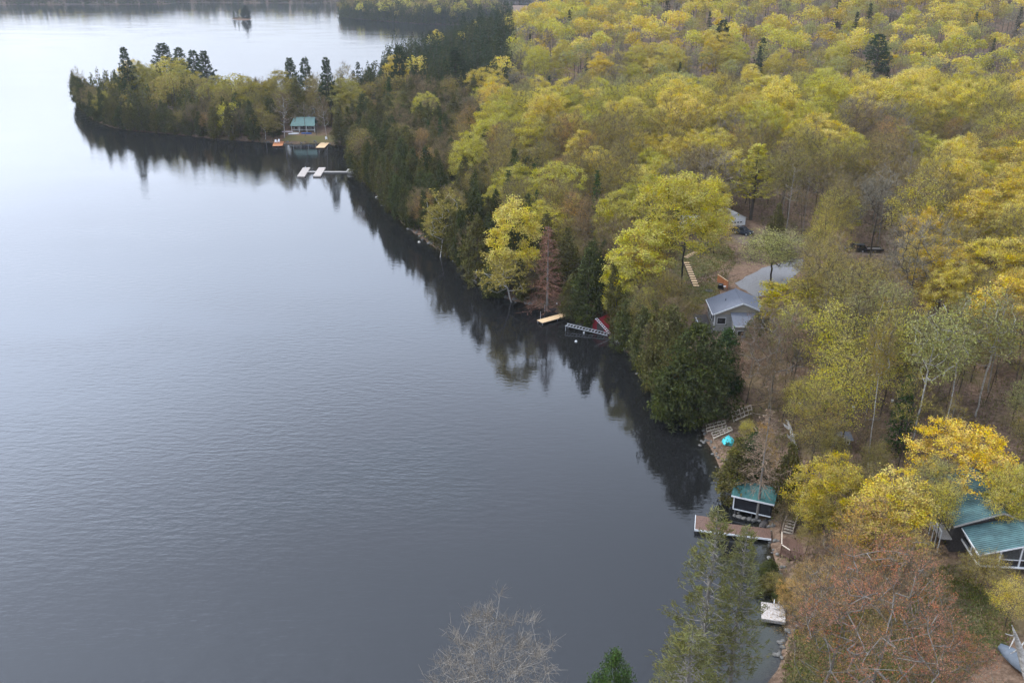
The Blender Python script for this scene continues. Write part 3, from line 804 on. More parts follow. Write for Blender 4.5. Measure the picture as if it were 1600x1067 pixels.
SHAPES = {
    'maple':  [broadleaf(100 + i, H=17, R=4.9 + 0.6 * (i % 3), K=230, per=76, leaf=0.265, bole=0.15, cl=0.68, shell=0.38) for i in range(6)],
    'bigmaple': [broadleaf(190, H=24, R=7.0, K=280, per=95, leaf=0.28, bole=0.34, cl=0.8, shell=0.45, bark=M_DARKBARK)],
    'clumpy': [broadleaf(200 + i, H=16, R=4.4, K=85, per=150, leaf=0.27, bole=0.1, cl=0.74, shell=0.6, up=0.9) for i in range(3)],
    'thin':   [broadleaf(300 + i, H=17, R=4.2, K=150, per=48, leaf=0.19, bole=0.32, cl=0.95, twigs=5, shell=0.3, lean=0.05) for i in range(4)],
    'aspen':  [broadleaf(400 + i, H=18, R=3.1, K=100, per=32, leaf=0.25, bole=0.42, cl=0.85, twigs=4, shell=0.2, bark=M_BIRCH, lean=0.05, top=0.85) for i in range(3)],
    'bare':   [bare(500 + i, H=16, R=4.2, buds=500) for i in range(4)],
    'finebare': [bare(545, H=16, R=4.4, K=230, tw=15, bole=0.12, twl=0.8, tww=0.028, r0=0.012, bark=M_PALEBARK)],
    'sparse': [bare(530 + i, H=17, R=2.9, K=60, tw=7, buds=260, bole=0.42, top=0.93, lean=0.04, twl=0.9, tww=0.035, bark=M_BARK if i % 3 else M_PALEBARK) for i in range(5)],
    'budding': [bare(560 + i, H=15, R=5.0, K=200, bole=0.12, tw=8, buds=14000, budsize=0.088, bark=M_PALEBARK, split=True) for i in range(3)],
    'birch':  [bare(600 + i, H=14, R=3.2, K=80, tw=10, buds=2200, bark=M_BIRCH, lean=0.12, bole=0.25, r0=0.024, budsize=0.26) for i in range(2)],
    'cedar':  [cedar(700 + i, R=2.5 + 0.3 * (i % 2), blunt=0.7 + 0.15 * (i % 3)) for i in range(5)],
    'roundcedar': [cedar(720 + i, H=11, R=3.6, n=420, per=16, blunt=0.5, size=0.42) for i in range(2)],
    'spruce': [spruce(800 + i, R=2.7 + 0.3 * i) for i in range(3)],
    'pine':   [pine(900 + i) for i in range(3)],
    'openpine': [pine(930 + i, R=3.6, levels=24, start=0.12, tuft=7, tn=9, blade=0.44, bw=0.075, bark=M_PALEBARK) for i in range(3)],
    'larch':  [larch(950 + i) for i in range(2)],
    'highlarch': [larch(970, start=0.34, levels=26, buds=900)],
}

GOLD = (0.51, 0.37, 0.035)
YELL = (0.545, 0.435, 0.062)
LIME = (0.435, 0.38, 0.047)
LMOL = (0.32, 0.275, 0.055)
OLIV = (0.27, 0.213, 0.05)
PALE = (0.28, 0.265, 0.08)
ORAN = (0.36, 0.215, 0.06)
TWIG = (0.17, 0.126, 0.066)
TWGR = (0.175, 0.148, 0.108)
PINK = (0.40, 0.17, 0.085)
RUST = (0.195, 0.122, 0.078)
CEDR = (0.066, 0.074, 0.021)
CEDO = (0.108, 0.098, 0.028)
DARK = (0.036, 0.05, 0.021)
PINE = (0.135, 0.132, 0.042)
GREN = (0.045, 0.075, 0.02)
DKCD = (0.055, 0.06, 0.023)

NAMES = {'maple': 'maple_tree', 'bigmaple': 'maple_tree', 'clumpy': 'maple_tree', 'thin': 'ash_tree', 'aspen': 'aspen_tree', 'bare': 'leafless_tree', 'budding': 'budding_tree', 'birch': 'birch_tree',
         'cedar': 'cedar_tree', 'roundcedar': 'cedar_tree', 'spruce': 'spruce_tree', 'pine': 'pine_tree', 'openpine': 'pine_tree', 'larch': 'larch_tree', 'highlarch': 'larch_tree', 'sparse': 'leafless_tree', 'finebare': 'leafless_tree'}
TREES = []          # (x, y, crown radius, ...) of everything planted
PLANTED = {}
def plant(kind, x, y, H, R, color, label, group=None, var=None, rz=None, z=None, tilt=None, dim=0.12):
    vs = SHAPES[kind]; v = vs[random.randrange(len(vs))] if var is None else vs[var % len(vs)]
    z = h1(x, y) if z is None else z
    o = thing(NAMES[kind], label, 'tree', (x, y, z - 0.15), random.uniform(0, 6.28) if rz is None else rz, group)
    s = H / v.H; r = R / v.R
    o.scale = (r, r, s)
    if tilt: o.rotation_euler[0], o.rotation_euler[1] = tilt
    w = link('trunk', v.wood, o); c = link('crown', v.crown, o)
    k = random.uniform(1 - dim, 1 + dim); q = random.uniform(-0.05, 0.05)
    c.color = (max(0, color[0] * (k + q)), color[1] * k, color[2] * k, 1)
    TREES.append((x, y, R, H))
    return o
def hero(kind, px, ptop, width, color, label, base=None, H=None, var=None, group=None, rz=None, tilt=None, squash=1.0):
    """tree whose top shows at (px, ptop): standing where its base shows, or as far off as its height says"""
    if base is not None:
        p = WG(base[0], base[1])
        d = ray(px, ptop); t = math.hypot(p[0], p[1]) / math.hypot(d[0], d[1])
        p = np.array([d[0] * t, d[1] * t, 0.0])
        H = CAM_H + d[2] * t - h1(p[0], p[1])
    else:
        p = WG(px, ptop, up=H)
        # a tree in the picture leans away from its foot only by perspective: same x, y
    x, y = p[0], p[1]; z = h1(x, y)
    _, _, dep = pix(x, y, z + H * 0.6)
    R = width * 0.5 * dep / FOC * (0.84 if kind in ('maple', 'bigmaple', 'clumpy', 'thin', 'bare', 'budding', 'aspen') else 0.93)
    return plant(kind, x, y, H, R * squash, color, label, group=group, var=var, rz=rz, z=z, tilt=tilt)
# ------------------------------------------------------------------ buildings and shore things
def axes(A, B):
    return math.atan2(B[1] - A[1], B[0] - A[0]), math.hypot(B[0] - A[0], B[1] - A[1])

def window(parent, x0, x1, y, z0, z1, name='window', dy=-1, frame_m=None):
    """framed window on a wall at local y, facing -y (dy = -1) or +y"""
    fm = MB()
    w = 0.07; a, b = (y - 0.05, y + 0.02) if dy < 0 else (y - 0.02, y + 0.05)
    fm.box(x0, x1, a, b, z0, z0 + w); fm.box(x0, x1, a, b, z1 - w, z1); fm.box(x0, x0 + w, a, b, z0 + w, z1 - w); fm.box(x1 - w, x1, a, b, z0 + w, z1 - w)
    f = fm.build(name, frame_m or M_WHITE, parent)
    MB().box(x0 + w, x1 - w, y - 0.025 if dy < 0 else y, y if dy < 0 else y + 0.025, z0 + w, z1 - w).build('pane', M_GLASS, f)
    return f
def window_x(parent, x, y0, y1, z0, z1, dx=-1, name='window'):
    fm = MB(); w = 0.07
    a, b = (x - 0.05, x + 0.02) if dx < 0 else (x - 0.02, x + 0.05)
    fm.box(a, b, y0, y1, z0, z0 + w); fm.box(a, b, y0, y1, z1 - w, z1); fm.box(a, b, y0, y0 + w, z0 + w, z1 - w); fm.box(a, b, y1 - w, y1, z0 + w, z1 - w)
    f = fm.build(name, M_WHITE, parent)
    MB().box(x - 0.025 if dx < 0 else x, x if dx < 0 else x + 0.025, y0 + w, y1 - w, z0 + w, z1 - w).build('pane', M_GLASS, f)
    return f
def ribs(mb, a, b, c, d, n, w=0.06, h=0.05):
    """n raised seams running from edge a-b up to edge d-c of a roof plane"""
    a, b, c, d = (Vector(q) for q in (a, b, c, d))
    nrm = (b - a).cross(d - a).normalized() * h
    for i in range(n + 1):
        s = i / n
        p, q = a + (b - a) * s, d + (c - d) * s
        e = (b - a).normalized() * w / 2
        mb.hexa([p - e, p + e, q + e, q - e, p - e + nrm, p + e + nrm, q + e + nrm, q - e + nrm])

def planks(parent, L, W, z, pw, gap=0.012, th=0.04, mat=None, name='decking', along='y', x0=0.0, y0=0.0, stuff=True):
    """boards laid side by side over L x W; boards run across ('y') or along ('x')"""
    n = max(1, int((L if along == 'y' else W) / pw)); step = (L if along == 'y' else W) / n
    if stuff:
        mb = MB()
        for i in range(n):
            dz = random.uniform(-0.006, 0.006)
            if along == 'y': mb.box(x0 + i * step + gap / 2, x0 + (i + 1) * step - gap / 2, y0 + random.uniform(-0.02, 0.02), y0 + W + random.uniform(-0.02, 0.02), z - th + dz, z + dz)
            else: mb.box(x0 + random.uniform(-0.02, 0.02), x0 + L + random.uniform(-0.02, 0.02), y0 + i * step + gap / 2, y0 + (i + 1) * step - gap / 2, z - th + dz, z + dz)
        return mb.build(name, mat, parent, kind='stuff')
    for i in range(n):
        mb = MB(); dz = random.uniform(-0.01, 0.012)
        if along == 'y': mb.box(x0 + i * step + gap / 2, x0 + (i + 1) * step - gap / 2, y0 + random.uniform(-0.03, 0.03), y0 + W + random.uniform(-0.03, 0.03), z - th + dz, z + dz)
        else: mb.box(x0 + random.uniform(-0.03, 0.03), x0 + L + random.uniform(-0.03, 0.03), y0 + i * step + gap / 2, y0 + (i + 1) * step - gap / 2, z - th + dz, z + dz)
        mb.build('plank', mat, parent)

def posts(parent, pts, z0, z1, r=0.06, mat=None, name='post'):
    for x, y in pts:
        MB().tube([(x, y, z0), (x, y, z1)], r, 6).build(name, mat, parent)

# --- boathouse
def boathouse():
    A, B = WZ(1145.5, 794.5, 0.9), WZ(1199.5, 806.5, 0.9); rz, L = axes(A, B); L += 0.3
    t = thing('boathouse', 'small dark boathouse with a green ribbed metal roof beside the brown dock', 'boathouse', (A[0], A[1], 0.0), rz)
    D = 3.6; z0, z1, zr = 0.9, 2.95, 3.95
    MB().box(0, L, 0.0, D, z0, z1).build('wall', M_DARKWALL, t)
    for x in (0.02, L - 0.08): MB().add([(x, 0, z1), (x, D, z1), (x, D / 2, zr - 0.1), (x + 0.06, 0, z1), (x + 0.06, D, z1), (x + 0.06, D / 2, zr - 0.1)], [(0, 2, 1), (3, 4, 5), (0, 3, 5, 2), (1, 2, 5, 4), (0, 1, 4, 3)]).build('gable', M_DARKWALL, t)
    tr = MB(); tr.box(-0.06, L + 0.06, -0.08, -0.01, z0 - 0.04, z0 + 0.1); tr.box(-0.08, 0.06, -0.085, -0.012, z0 + 0.102, z1 - 0.17)
    tr.build('trim', M_WHITE, t)
    MB().box(-0.35, L + 0.35, -0.42, -0.36, z1 - 0.12, z1 + 0.08).build('fascia', M_WHITE, t)
    zE = z1 + 0.03; ov = 0.36
    slope = (zr - zE) / (D / 2 + ov)
    a, b, c, d = (-0.35, -ov, zE), (L + 0.35, -ov, zE), (L + 0.35, D / 2, zr), (-0.35, D / 2, zr)
    e, f = (L + 0.35, D + ov, zE), (-0.35, D + ov, zE)
    rf = MB().slab(a, b, c, d, 0.06).slab((L + 0.35, D + ov, zE), (-0.35, D + ov, zE), (-0.35, D / 2 + 0.002, zr), (L + 0.35, D / 2 + 0.002, zr), 0.06)
    roof = rf.build('roof', M_GREENROOF, t)
    sm = MB(); ribs(sm, a, b, c, d, 17); ribs(sm, e, f, d, c, 17); sm.build('seam', M_GREENROOF, roof, kind='stuff')
    MB().beam((-0.37, D / 2, zr + 0.04), (L + 0.37, D / 2, zr + 0.04), 0.24, 0.06).build('ridge_cap', M_GREENROOF, roof)
    posts(t, [(0.25, 0.25), (L * 0.5, 0.25), (L - 0.25, 0.25), (0.25, D - 0.25), (L - 0.25, D - 0.25)], -0.9, z0, 0.11, M_OLDWOOD, 'pier')
    window_x(t, 0.0, 1.1, 2.4, 1.5, 2.4)
    # bank stones under it
    for k in range(7):
        x = 0.3 + k * 0.62; boulder(t, x, -0.2 - 0.3 * random.random(), 0.15, random.uniform(0.22, 0.42))
    return t
def boulder_mesh(seed, r=1.0):
    rng = np.random.default_rng(seed)
    import bmesh
    bm = bmesh.new(); bmesh.ops.create_icosphere(bm, subdivisions=2, radius=r)
    dirs = rng.normal(size=(6, 3)); dirs /= np.linalg.norm(dirs, axis=1, keepdims=True)
    for v in bm.verts:
        u = np.array(v.co) / r
        k = 1.0
        for d in dirs: k -= 0.55 * max(0, float(u @ d) - 0.72)
        k += rng.normal() * 0.03
        v.co = Vector((u[0] * r * k * 1.15, u[1] * r * k * 0.95, u[2] * r * k * 0.72))
    me = bpy.data.meshes.new('stone'); bm.to_mesh(me); bm.free(); me.materials.append(M_STONE)
    return me
BOULDERS = [boulder_mesh(i) for i in range(5)]
PALEBOULDERS = []
for m_ in BOULDERS:
    c_m = m_.copy(); c_m.materials.clear(); c_m.materials.append(M_PALESTONE); PALEBOULDERS.append(c_m)
def boulder(parent, x, y, z, r, pale=False):
    o = link('stone', random.choice(PALEBOULDERS if pale else BOULDERS), parent)
    o.location = (x, y, z); o.scale = (r, r, r); o.rotation_euler = (random.uniform(-.3, .3), random.uniform(-.3, .3), random.uniform(0, 6.28))
    return o
def free_boulder(px, py, r, label, pale=False, z=None, group=None):
    p = WG(px, py); o = boulder(None, p[0], p[1], max(p[2], 0.0) + r * 0.15 if z is None else z, r, pale)
    o.name = 'boulder'
    return tag(o, label, 'boulder', group)
boathouse()

# --- brown dock beside it
def brown_dock():
    A, B = WZ(1086, 827, 0.55), WZ(1205, 842, 0.55); rz, L = axes(A, B)
    t = thing('dock', 'long brown plank dock with white edging beneath the two pines', 'dock', (A[0], A[1], 0), rz)
    planks(t, L, 2.2, 0.55, 0.145, mat=M_BROWNDECK, name='decking')
    planks(t, 2.6, 0.95, 0.55, 0.145, mat=M_BROWNDECK, name='decking', y0=2.21)
    MB().box(-0.06, L, -0.06, -0.005, 0.36, 0.60).build('edging', M_WHITE, t)
    MB().box(-0.07, -0.012, -0.004, 3.2, 0.36, 0.60).build('edging', M_WHITE, t)
    fr = MB(); fr.box(0.05, L, 0.1, 0.2, 0.3, 0.505); fr.box(0.05, L, 2.0, 2.1, 0.3, 0.505)
    fr.build('joist', M_OLDWOOD, t)
    posts(t, [(0.2, 0.05), (0.2, 3.0), (3.2, 0.05), (3.2, 2.1), (6.2, 0.05), (6.2, 2.1), (8.8, 0.05)], -1.5, 0.5, 0.09, M_OLDWOOD)
    # tyre-like fender and pale mooring lines hang at its near side
    return t
brown_dock()
# grey upturned skiff on the bank between dock and boathouse
def skiff(px, py, L, W, mat, name, label, rz, h=0.5, z=None, tilt=0.0):
    p = WG(px, py) if z is None else WZ(px, py, z)
    t = thing(name, label, 'boat', p, rz); t.rotation_euler[0] = tilt
    mb = MB(); n = 9; sec = []
    for i in range(n):
        s = i / (n - 1); w = W / 2 * (math.sin(math.pi * (0.10 + 0.86 * s)) ** 0.55 if s < 0.5 else (1 - ((s - 0.5) / 0.5) ** 2.2 * 0.97))
        w = max(w, 0.04); hh = h * (0.75 + 0.25 * (1 - abs(2 * s - 0.9)))
        x = -L / 2 + L * s
        sec.append([(x, -w, 0.02), (x, -w * 0.92, hh * 0.55), (x, -w * 0.55, hh * 0.95), (x, 0, hh), (x, w * 0.55, hh * 0.95), (x, w * 0.92, hh * 0.55), (x, w, 0.02)])
    vs = [q for s_ in sec for q in s_]; k = 7; fs = []
    for i in range(n - 1):
        for j in range(k - 1): fs.append((i * k + j, i * k + j + 1, (i + 1) * k + j + 1, (i + 1) * k + j))
    fs.append(tuple(range(k))); fs.append(tuple((n - 1) * k + j for j in range(k))[::-1])
    hull = mb.add(vs, fs).build('hull', mat, t, smooth=True)
    kb = MB().beam((-L * 0.42, 0, h * 0.86), (L * 0.42, 0, h * 0.97), 0.05, 0.07); kb.build('keel', mat, t)
    gm = MB()
    for sgn in (-1, 1):
        gm.tube([(s_[0][0], sgn * abs(s_[0][1]) * 1.02, 0.04) for s_ in sec], 0.03, 5)
    gm.build('gunwale', mat, t)
    return t
skiff(1194, 820, 2.2, 1.0, M_OLDWOOD, 'rowing_boat', 'small dark upturned boat on the bank between dock and boathouse', 1.0, 0.45)

# --- waterside deck with rail and steps
def patio():
    A = WG(1221, 866); zt = A[2] + 0.75
    c = lambda px, py: WZ(px, py, zt)
    corners = [(1220, 861), (1233.5, 870), (1256, 876), (1264, 858), (1256, 842), (1222, 841)]
    O = c(1220, 861)
    loc = [(c(*q)[0] - O[0], c(*q)[1] - O[1]) for q in corners]
    t = thing('patio_deck', 'brown angular waterside deck with wooden railing at the dock\'s landward end', 'deck', (O[0], O[1], zt), 0)
    import mathutils
    P = np.array(loc); mb = MB()
    # boards clipped to the outline, laid west to east
    y = P[:, 1].min()
    while y < P[:, 1].max():
        ym = y + 0.07; xs = []
        for i in range(len(P)):
            a, b = P[i], P[(i + 1) % len(P)]
            if (a[1] > ym) != (b[1] > ym): xs.append(a[0] + (b[0] - a[0]) * (ym - a[1]) / (b[1] - a[1]))
        if len(xs) == 2:
            dz = random.uniform(-.006, .006); mb.box(min(xs), max(xs), y + 0.006, y + 0.135, -0.04 + dz, dz)
        y += 0.142
    mb.build('decking', M_BROWNDECK, t, kind='stuff')
    sk = MB()
    for i in range(len(P)):
        a, b = P[i], P[(i + 1) % len(P)]; sk.beam((a[0], a[1], -0.17), (b[0], b[1], -0.17), 0.05, 0.22)
    sk.build('skirt', M_BROWNDECK, t)
    rail_pts = [(loc[5][0] - 0.1, loc[5][1] + 0.1), loc[0], loc[1], loc[2]]
    for (a, b) in zip(rail_pts[:-1], rail_pts[1:]):
        light = (a is not rail_pts[2])
        r = MB().beam((a[0], a[1], 0.95), (b[0], b[1], 0.95), 0.12, 0.06)
        r.build('rail', M_FRAMEWOOD if light else M_BROWNDECK, t)
        bl = MB(); n = int(math.hypot(b[0] - a[0], b[1] - a[1]) / 0.16)
        for k in range(1, n):
            x, y_ = a[0] + (b[0] - a[0]) * k / n, a[1] + (b[1] - a[1]) * k / n
            bl.beam((x, y_, 0.02), (x, y_, 0.92), 0.035, 0.035)
        bl.build('baluster', M_BROWNDECK, t, kind='stuff')
    for a in rail_pts: MB().box(a[0] - 0.06, a[0] + 0.06, a[1] - 0.06, a[1] + 0.06, -1.2, 1.0).build('post', M_BROWNDECK, t)
    for a in (loc[3], loc[4]): MB().box(a[0] - 0.06, a[0] + 0.06, a[1] - 0.06, a[1] + 0.06, -1.2, -0.05).build('post', M_BROWNDECK, t)
    return t
patio()
def deck_steps():
    A, B = WG(1230, 834), WG(1236, 818); rz, L = axes(A, B)
    t = thing('deck_steps', 'short wooden steps with pale handrails above the waterside deck', 'steps', A, rz)
    n = 5; rise = max(0.16, (B[2] - A[2] + 0.5) / n)
    for k in range(n):
        MB().box(k * L / n, k * L / n + 0.32, -0.55, 0.55, 0.1 + k * rise, 0.15 + k * rise).build('step', M_FRAMEWOOD, t)
    for s in (-0.62, 0.62):
        MB().beam((0, s, 0.02), (L, s, n * rise - 0.08), 0.05, 0.24).build('stringer', M_BROWNDECK, t)
        MB().beam((0, s, 0.95), (L, s, n * rise + 0.9), 0.09, 0.07).build('handrail', M_FRAMEWOOD, t)
        for x in (0.05, L - 0.05): MB().beam((x, s, 0), (x, s, 0.95 + x / L * (n * rise - 0.05)), 0.09, 0.09).build('post', M_FRAMEWOOD, t)
deck_steps()

# --- swim raft
def raft():
    A, B = WZ(1190.5, 966, 0.42), WZ(1227, 971.5, 0.42); rz, L = axes(A, B); D = 2.75
    t = thing('swim_raft', 'square white wooden swim raft with peeling paint and a ladder', 'raft', (A[0], A[1], 0), rz)
    planks(t, L, D, 0.45, 0.155, mat=M_WORNPAINT, along='x', th=0.045, stuff=False)
    fr = MB(); fr.box(0, L, -0.07, -0.035, 0.1, 0.44); fr.box(0, L, D + 0.035, D + 0.07, 0.1, 0.44); fr.box(-0.035, 0.0, -0.03, D + 0.03, 0.1, 0.39); fr.box(L, L + 0.035, -0.03, D + 0.03, 0.1, 0.39)
    fr.build('side_board', M_GREYWOOD, t)
    for y in (0.35, D - 0.75): MB().tube([(0.1, y + 0.2, 0.05), (L - 0.1, y + 0.2, 0.05)], 0.24, 8).build('float', M_BLACK, t)
    ld = MB()
    for x in (L * 0.54, L * 0.75):
        ld.tube([(x, D - 0.5, 0.47), (x, D - 0.45, 0.95), (x, D - 0.05, 1.05), (x, D + 0.15, 0.6), (x, D + 0.15, -0.7)], 0.03, 5)
    l = ld.build('ladder', M_WHITE, t)
    for z in (-0.5, -0.2, 0.1, 0.35): MB().beam((L * 0.54, D + 0.15, z), (L * 0.75, D + 0.15, z), 0.06, 0.03).build('rung', M_WHITE, l)
    MB().box(L * 0.55, L * 0.78, D - 0.95, D - 0.55, 0.46, 0.53).build('ladder_pad', M_GREYWOOD, t)
raft()

# --- bare dock sections on the bank, upturned turquoise dinghy
def dock_frame(c4, name, label, group, nx_, ny_=3, mat=M_FRAMEWOOD):
    P = [WG(px, py, 0.35) for px, py in c4]                      # far-left, far-right, near-right, near-left
    t = thing(name, label, 'dock section', P[3], 0, group)
    Q = [Vector(p) - Vector(P[3]) for p in P]
    def at(u, v): return (Q[3] * (1 - u) + Q[2] * u) * (1 - v) + (Q[0] * (1 - u) + Q[1] * u) * v
    for j in range(ny_):
        v = j / (ny_ - 1); w = 0.16 if j in (0, ny_ - 1) else 0.08
        MB().beam(at(0, v), at(1, v), w, 0.15).build('rail', mat, t)
    for i in range(nx_):
        u = i / (nx_ - 1); MB().beam(at(u, 0) + Vector((0, 0, -0.02)), at(u, 1) + Vector((0, 0, -0.02)), 0.07, 0.12).build('crosspiece', mat, t)
    lg = [at(0.02, 0.02), at(0.98, 0.02), at(0.02, 0.98), at(0.98, 0.98)]
    for q in lg: MB().beam(q + Vector((0, 0, -0.05)), q + Vector((0, 0, -0.5)), 0.08, 0.08).build('leg', mat, t)
GDS = 'bare dock sections hauled out on the bank'
dock_frame([(1103, 664), (1133, 656.5), (1135, 665.5), (1104.5, 674)], 'dock_section', 'bare wooden dock frame lying nearest the water\'s edge above the turquoise dinghy', GDS, 6)
dock_frame([(1112, 676), (1142, 667), (1144.5, 671.5), (1115, 684.5)], 'dock_section', 'bare wooden dock frame touching the turquoise dinghy', GDS, 6)
dock_frame([(1143, 645), (1173.4, 633), (1176, 645), (1146.4, 657.7)], 'dock_section', 'bare wooden dock frame farthest up the bank, pale grid of bars', GDS, 6)
skiff(1138, 690, 2.35, 1.75, M_TURQ, 'dinghy', 'turquoise upturned dinghy on the bank', 1.35, 0.62)
def rope_line(pts, name, label, mat, r=0.03, up=0.12, cat_='rope'):
    P = [WG(px, py, up) for px, py in pts]; o = P[0]
    t = MB().tube([tuple(np.array(p) - o) for p in P], r, 5).build(name, mat)
    t.location = tuple(o); return tag(t, label, cat_)
rope_line([(1098, 653), (1112, 646), (1130, 642), (1160, 634), (1185, 632), (1200, 628)], 'rope', 'long tan rope lying across the bank above the dock frames', M_TAN, 0.05)
rope_line([(1176, 645), (1190, 648), (1206, 649)], 'rope', 'short pale rope running from the uppermost dock frame', M_FRAMEWOOD, 0.04)

def log(px0, py0, px1, py1, r0, r1, label, name='birch_log', mat=M_BIRCH, up=0.3, limbs=0, zs=None):
    A, B = (WG(px0, py0, up), WG(px1, py1, up)) if zs is None else (WZ(px0, py0, zs[0]), WZ(px1, py1, zs[1]))
    n = 7; pts_ = []
    for i in range(n):
        s = i / (n - 1); p = A + (B - A) * s; pts_.append(tuple(p - A + np.array([0.12 * math.sin(3 * s + 1) * (0 < i < n - 1), 0.1 * math.cos(4 * s), 0.12 * math.sin(5 * s)])))
    t = thing(name, label, 'log', A)
    MB().tube(pts_, list(np.linspace(r0, r1, n)), 8).build('stem', mat, t, smooth=True)
    for k in range(limbs):
        s = random.uniform(0.35, 0.95); p = Vector(pts_[int(s * (n - 1))]); d = Vector((random.uniform(-1, 1), random.uniform(-1, 1), random.uniform(0.1, 0.8))).normalized()
        MB().tube([p, p + d * 0.8, p + d * 1.3 + Vector((0, 0, 0.25))], [r1 * 0.8, r1 * 0.5, 0.02], 5).build('branch', mat, t)
    return t
log(1229.5, 657, 1244, 703, 0.16, 0.36, 'white mottled birch log lying among brown shrubs behind the boathouse', limbs=5, up=0.9)

# covered grill with white handle
def grill(px, py, label, cover, rz, lid_white=False, s=1.0):
    p = WG(px, py); t = thing('grill', label, 'grill', p, rz)
    MB().box(-0.55 * s, 0.55 * s, -0.3 * s, 0.3 * s, 0.25, 0.8 * s).build('cabinet', cover, t)
    MB().prism([(-0.42 * s, -0.3 * s), (0.42 * s, -0.3 * s), (0.42 * s, 0.3 * s), (-0.42 * s, 0.3 * s)], 0.802 * s, 0.95 * s).build('firebox', cover, t)
    mb = MB()
    for i in range(6):
        a, b = math.pi * i / 6, math.pi * (i + 1) / 6
        mb.hexa([(-0.4 * s, 0.3 * s * math.cos(a), 0.955 * s), (0.4 * s, 0.3 * s * math.cos(a), 0.955 * s), (0.4 * s, 0.3 * s * math.cos(b), 0.955 * s), (-0.4 * s, 0.3 * s * math.cos(b), 0.955 * s),
                 (-0.4 * s, 0.3 * s * math.cos(a), 0.96 * s + 0.3 * s * math.sin(a)), (0.4 * s, 0.3 * s * math.cos(a), 0.96 * s + 0.3 * s * math.sin(a)), (0.4 * s, 0.3 * s * math.cos(b), 0.96 * s + 0.3 * s * math.sin(b)), (-0.4 * s, 0.3 * s * math.cos(b), 0.96 * s + 0.3 * s * math.sin(b))])
    mb.build('lid', cover, t)
    MB().tube([(-0.3 * s, -0.36 * s, 1.05 * s), (0.3 * s, -0.36 * s, 1.05 * s)], 0.03, 5).build('handle', M_WHITE, t)
    MB().box(0.56 * s, 1.0 * s, -0.28 * s, 0.28 * s, 0.76 * s, 0.8 * s).build('side_shelf', M_WHITE, t)
    for x in (-0.45, 0.45):
        for y in (-0.22, 0.22): MB().box(x * s - 0.04, x * s + 0.04, y * s - 0.04, y * s + 0.04, 0, 0.245).build('leg', M_BLACK, t)
grill(1240, 641, 'navy covered grill with white shelf among the brown shrubs behind the dock frames', M_NAVY, 0.5, s=1.25)
def pole(px, py, h, label, name='pole', mat=M_WHITE, tilt=(0, 0), r=0.05, z=None):
    p = WG(px, py) if z is None else WZ(px, py, z)
    o = MB().tube([(0, 0, 0), (tilt[0] * h * 0.5, tilt[1] * h * 0.5, h * 0.5), (tilt[0] * h, tilt[1] * h, h)], [r, r, r * 0.8], 6).build(name, mat)
    o.location = tuple(p); return tag(o, label, 'pole')
pole(1247, 639, 1.9, 'thin white leaning pole beside the navy covered grill', tilt=(-0.25, 0.2))

# --- tan dock, old dark dock, red-roofed boat shed, aluminium dock frame
def small_dock(c4, z, name, label, mat, legs=True, pw=0.14, sag=0.0):
    A, B, Cc = WZ(*c4[0], z), WZ(*c4[1], z), WZ(*c4[2], z)       # A near-lake corner, A->B along the length, A->C across
    rz, L = axes(A, B); ux, uy = math.cos(rz), math.sin(rz)
    W = -(Cc[0] - A[0]) * uy + (Cc[1] - A[1]) * ux
    t = thing(name, label, 'dock', (A[0], A[1], 0), rz)
    y0, w = (0, W) if W > 0 else (W, -W)
    planks(t, L, w, z, pw, mat=mat, name='decking', y0=y0)
    fr = MB(); fr.box(0.02, L - 0.02, y0 + 0.03, y0 + 0.1, z - 0.22, z - 0.05); fr.box(0.02, L - 0.02, y0 + w - 0.1, y0 + w - 0.03, z - 0.22, z - 0.05)
    fr.box(0.02, 0.09, y0 + 0.105, y0 + w - 0.105, z - 0.22, z - 0.05)
    fr.build('frame', M_OLDWOOD, t)
    if legs: posts(t, [(0.15, y0 + 0.15), (0.15, y0 + w - 0.15), (L * 0.55, y0 + 0.15), (L * 0.55, y0 + w - 0.15)], -1.3, z - 0.05, 0.05, M_ALU, 'leg')
    return t
small_dock([(847.5, 504.5), (891, 492.5), (839.5, 500)], 0.5, 'dock', 'narrow new tan plank dock reaching into the lake beside the red boat shed', M_TAN)
small_dock([(862, 486), (880, 479.5), (859, 483)], 0.35, 'dock', 'old dark low dock on the shore behind the tan dock', M_OLDWOOD, legs=False)
pole(844.5, 499, 1.7, 'thin grey mooring pole at the outer end of the tan dock', 'mooring_pole', M_ALU, r=0.04, z=0.0)
pole(851, 487, 1.5, 'thin grey mooring pole in the water behind the tan dock', 'mooring_pole', M_ALU, r=0.035, z=0.0)
def bucket(px, py, r, h, label, mat=M_WHITE, z=None):
    p = WG(px, py) if z is None else WZ(px, py, z)
    t = thing('bucket', label, 'bucket', p)
    MB().lathe([(r * 0.8, 0), (r, h * 0.95), (r * 1.06, h * 0.96), (r * 1.06, h)], 10).build('pail', mat, t, smooth=False)
    mb = MB().tube([(-r, 0, h), (-r * 0.6, 0, h + r * 0.7), (0, 0, h + r), (r * 0.6, 0, h + r * 0.7), (r, 0, h)], 0.012, 4); mb.build('handle', M_ALU, t)
bucket(870, 475.5, 0.16, 0.34, 'smaller white bucket on the shore behind the old dark dock')
bucket(877, 477, 0.21, 0.36, 'wider white bucket on the shore behind the old dark dock')
bucket(893, 486, 0.30, 0.55, 'large white tub standing at the landward end of the tan dock')
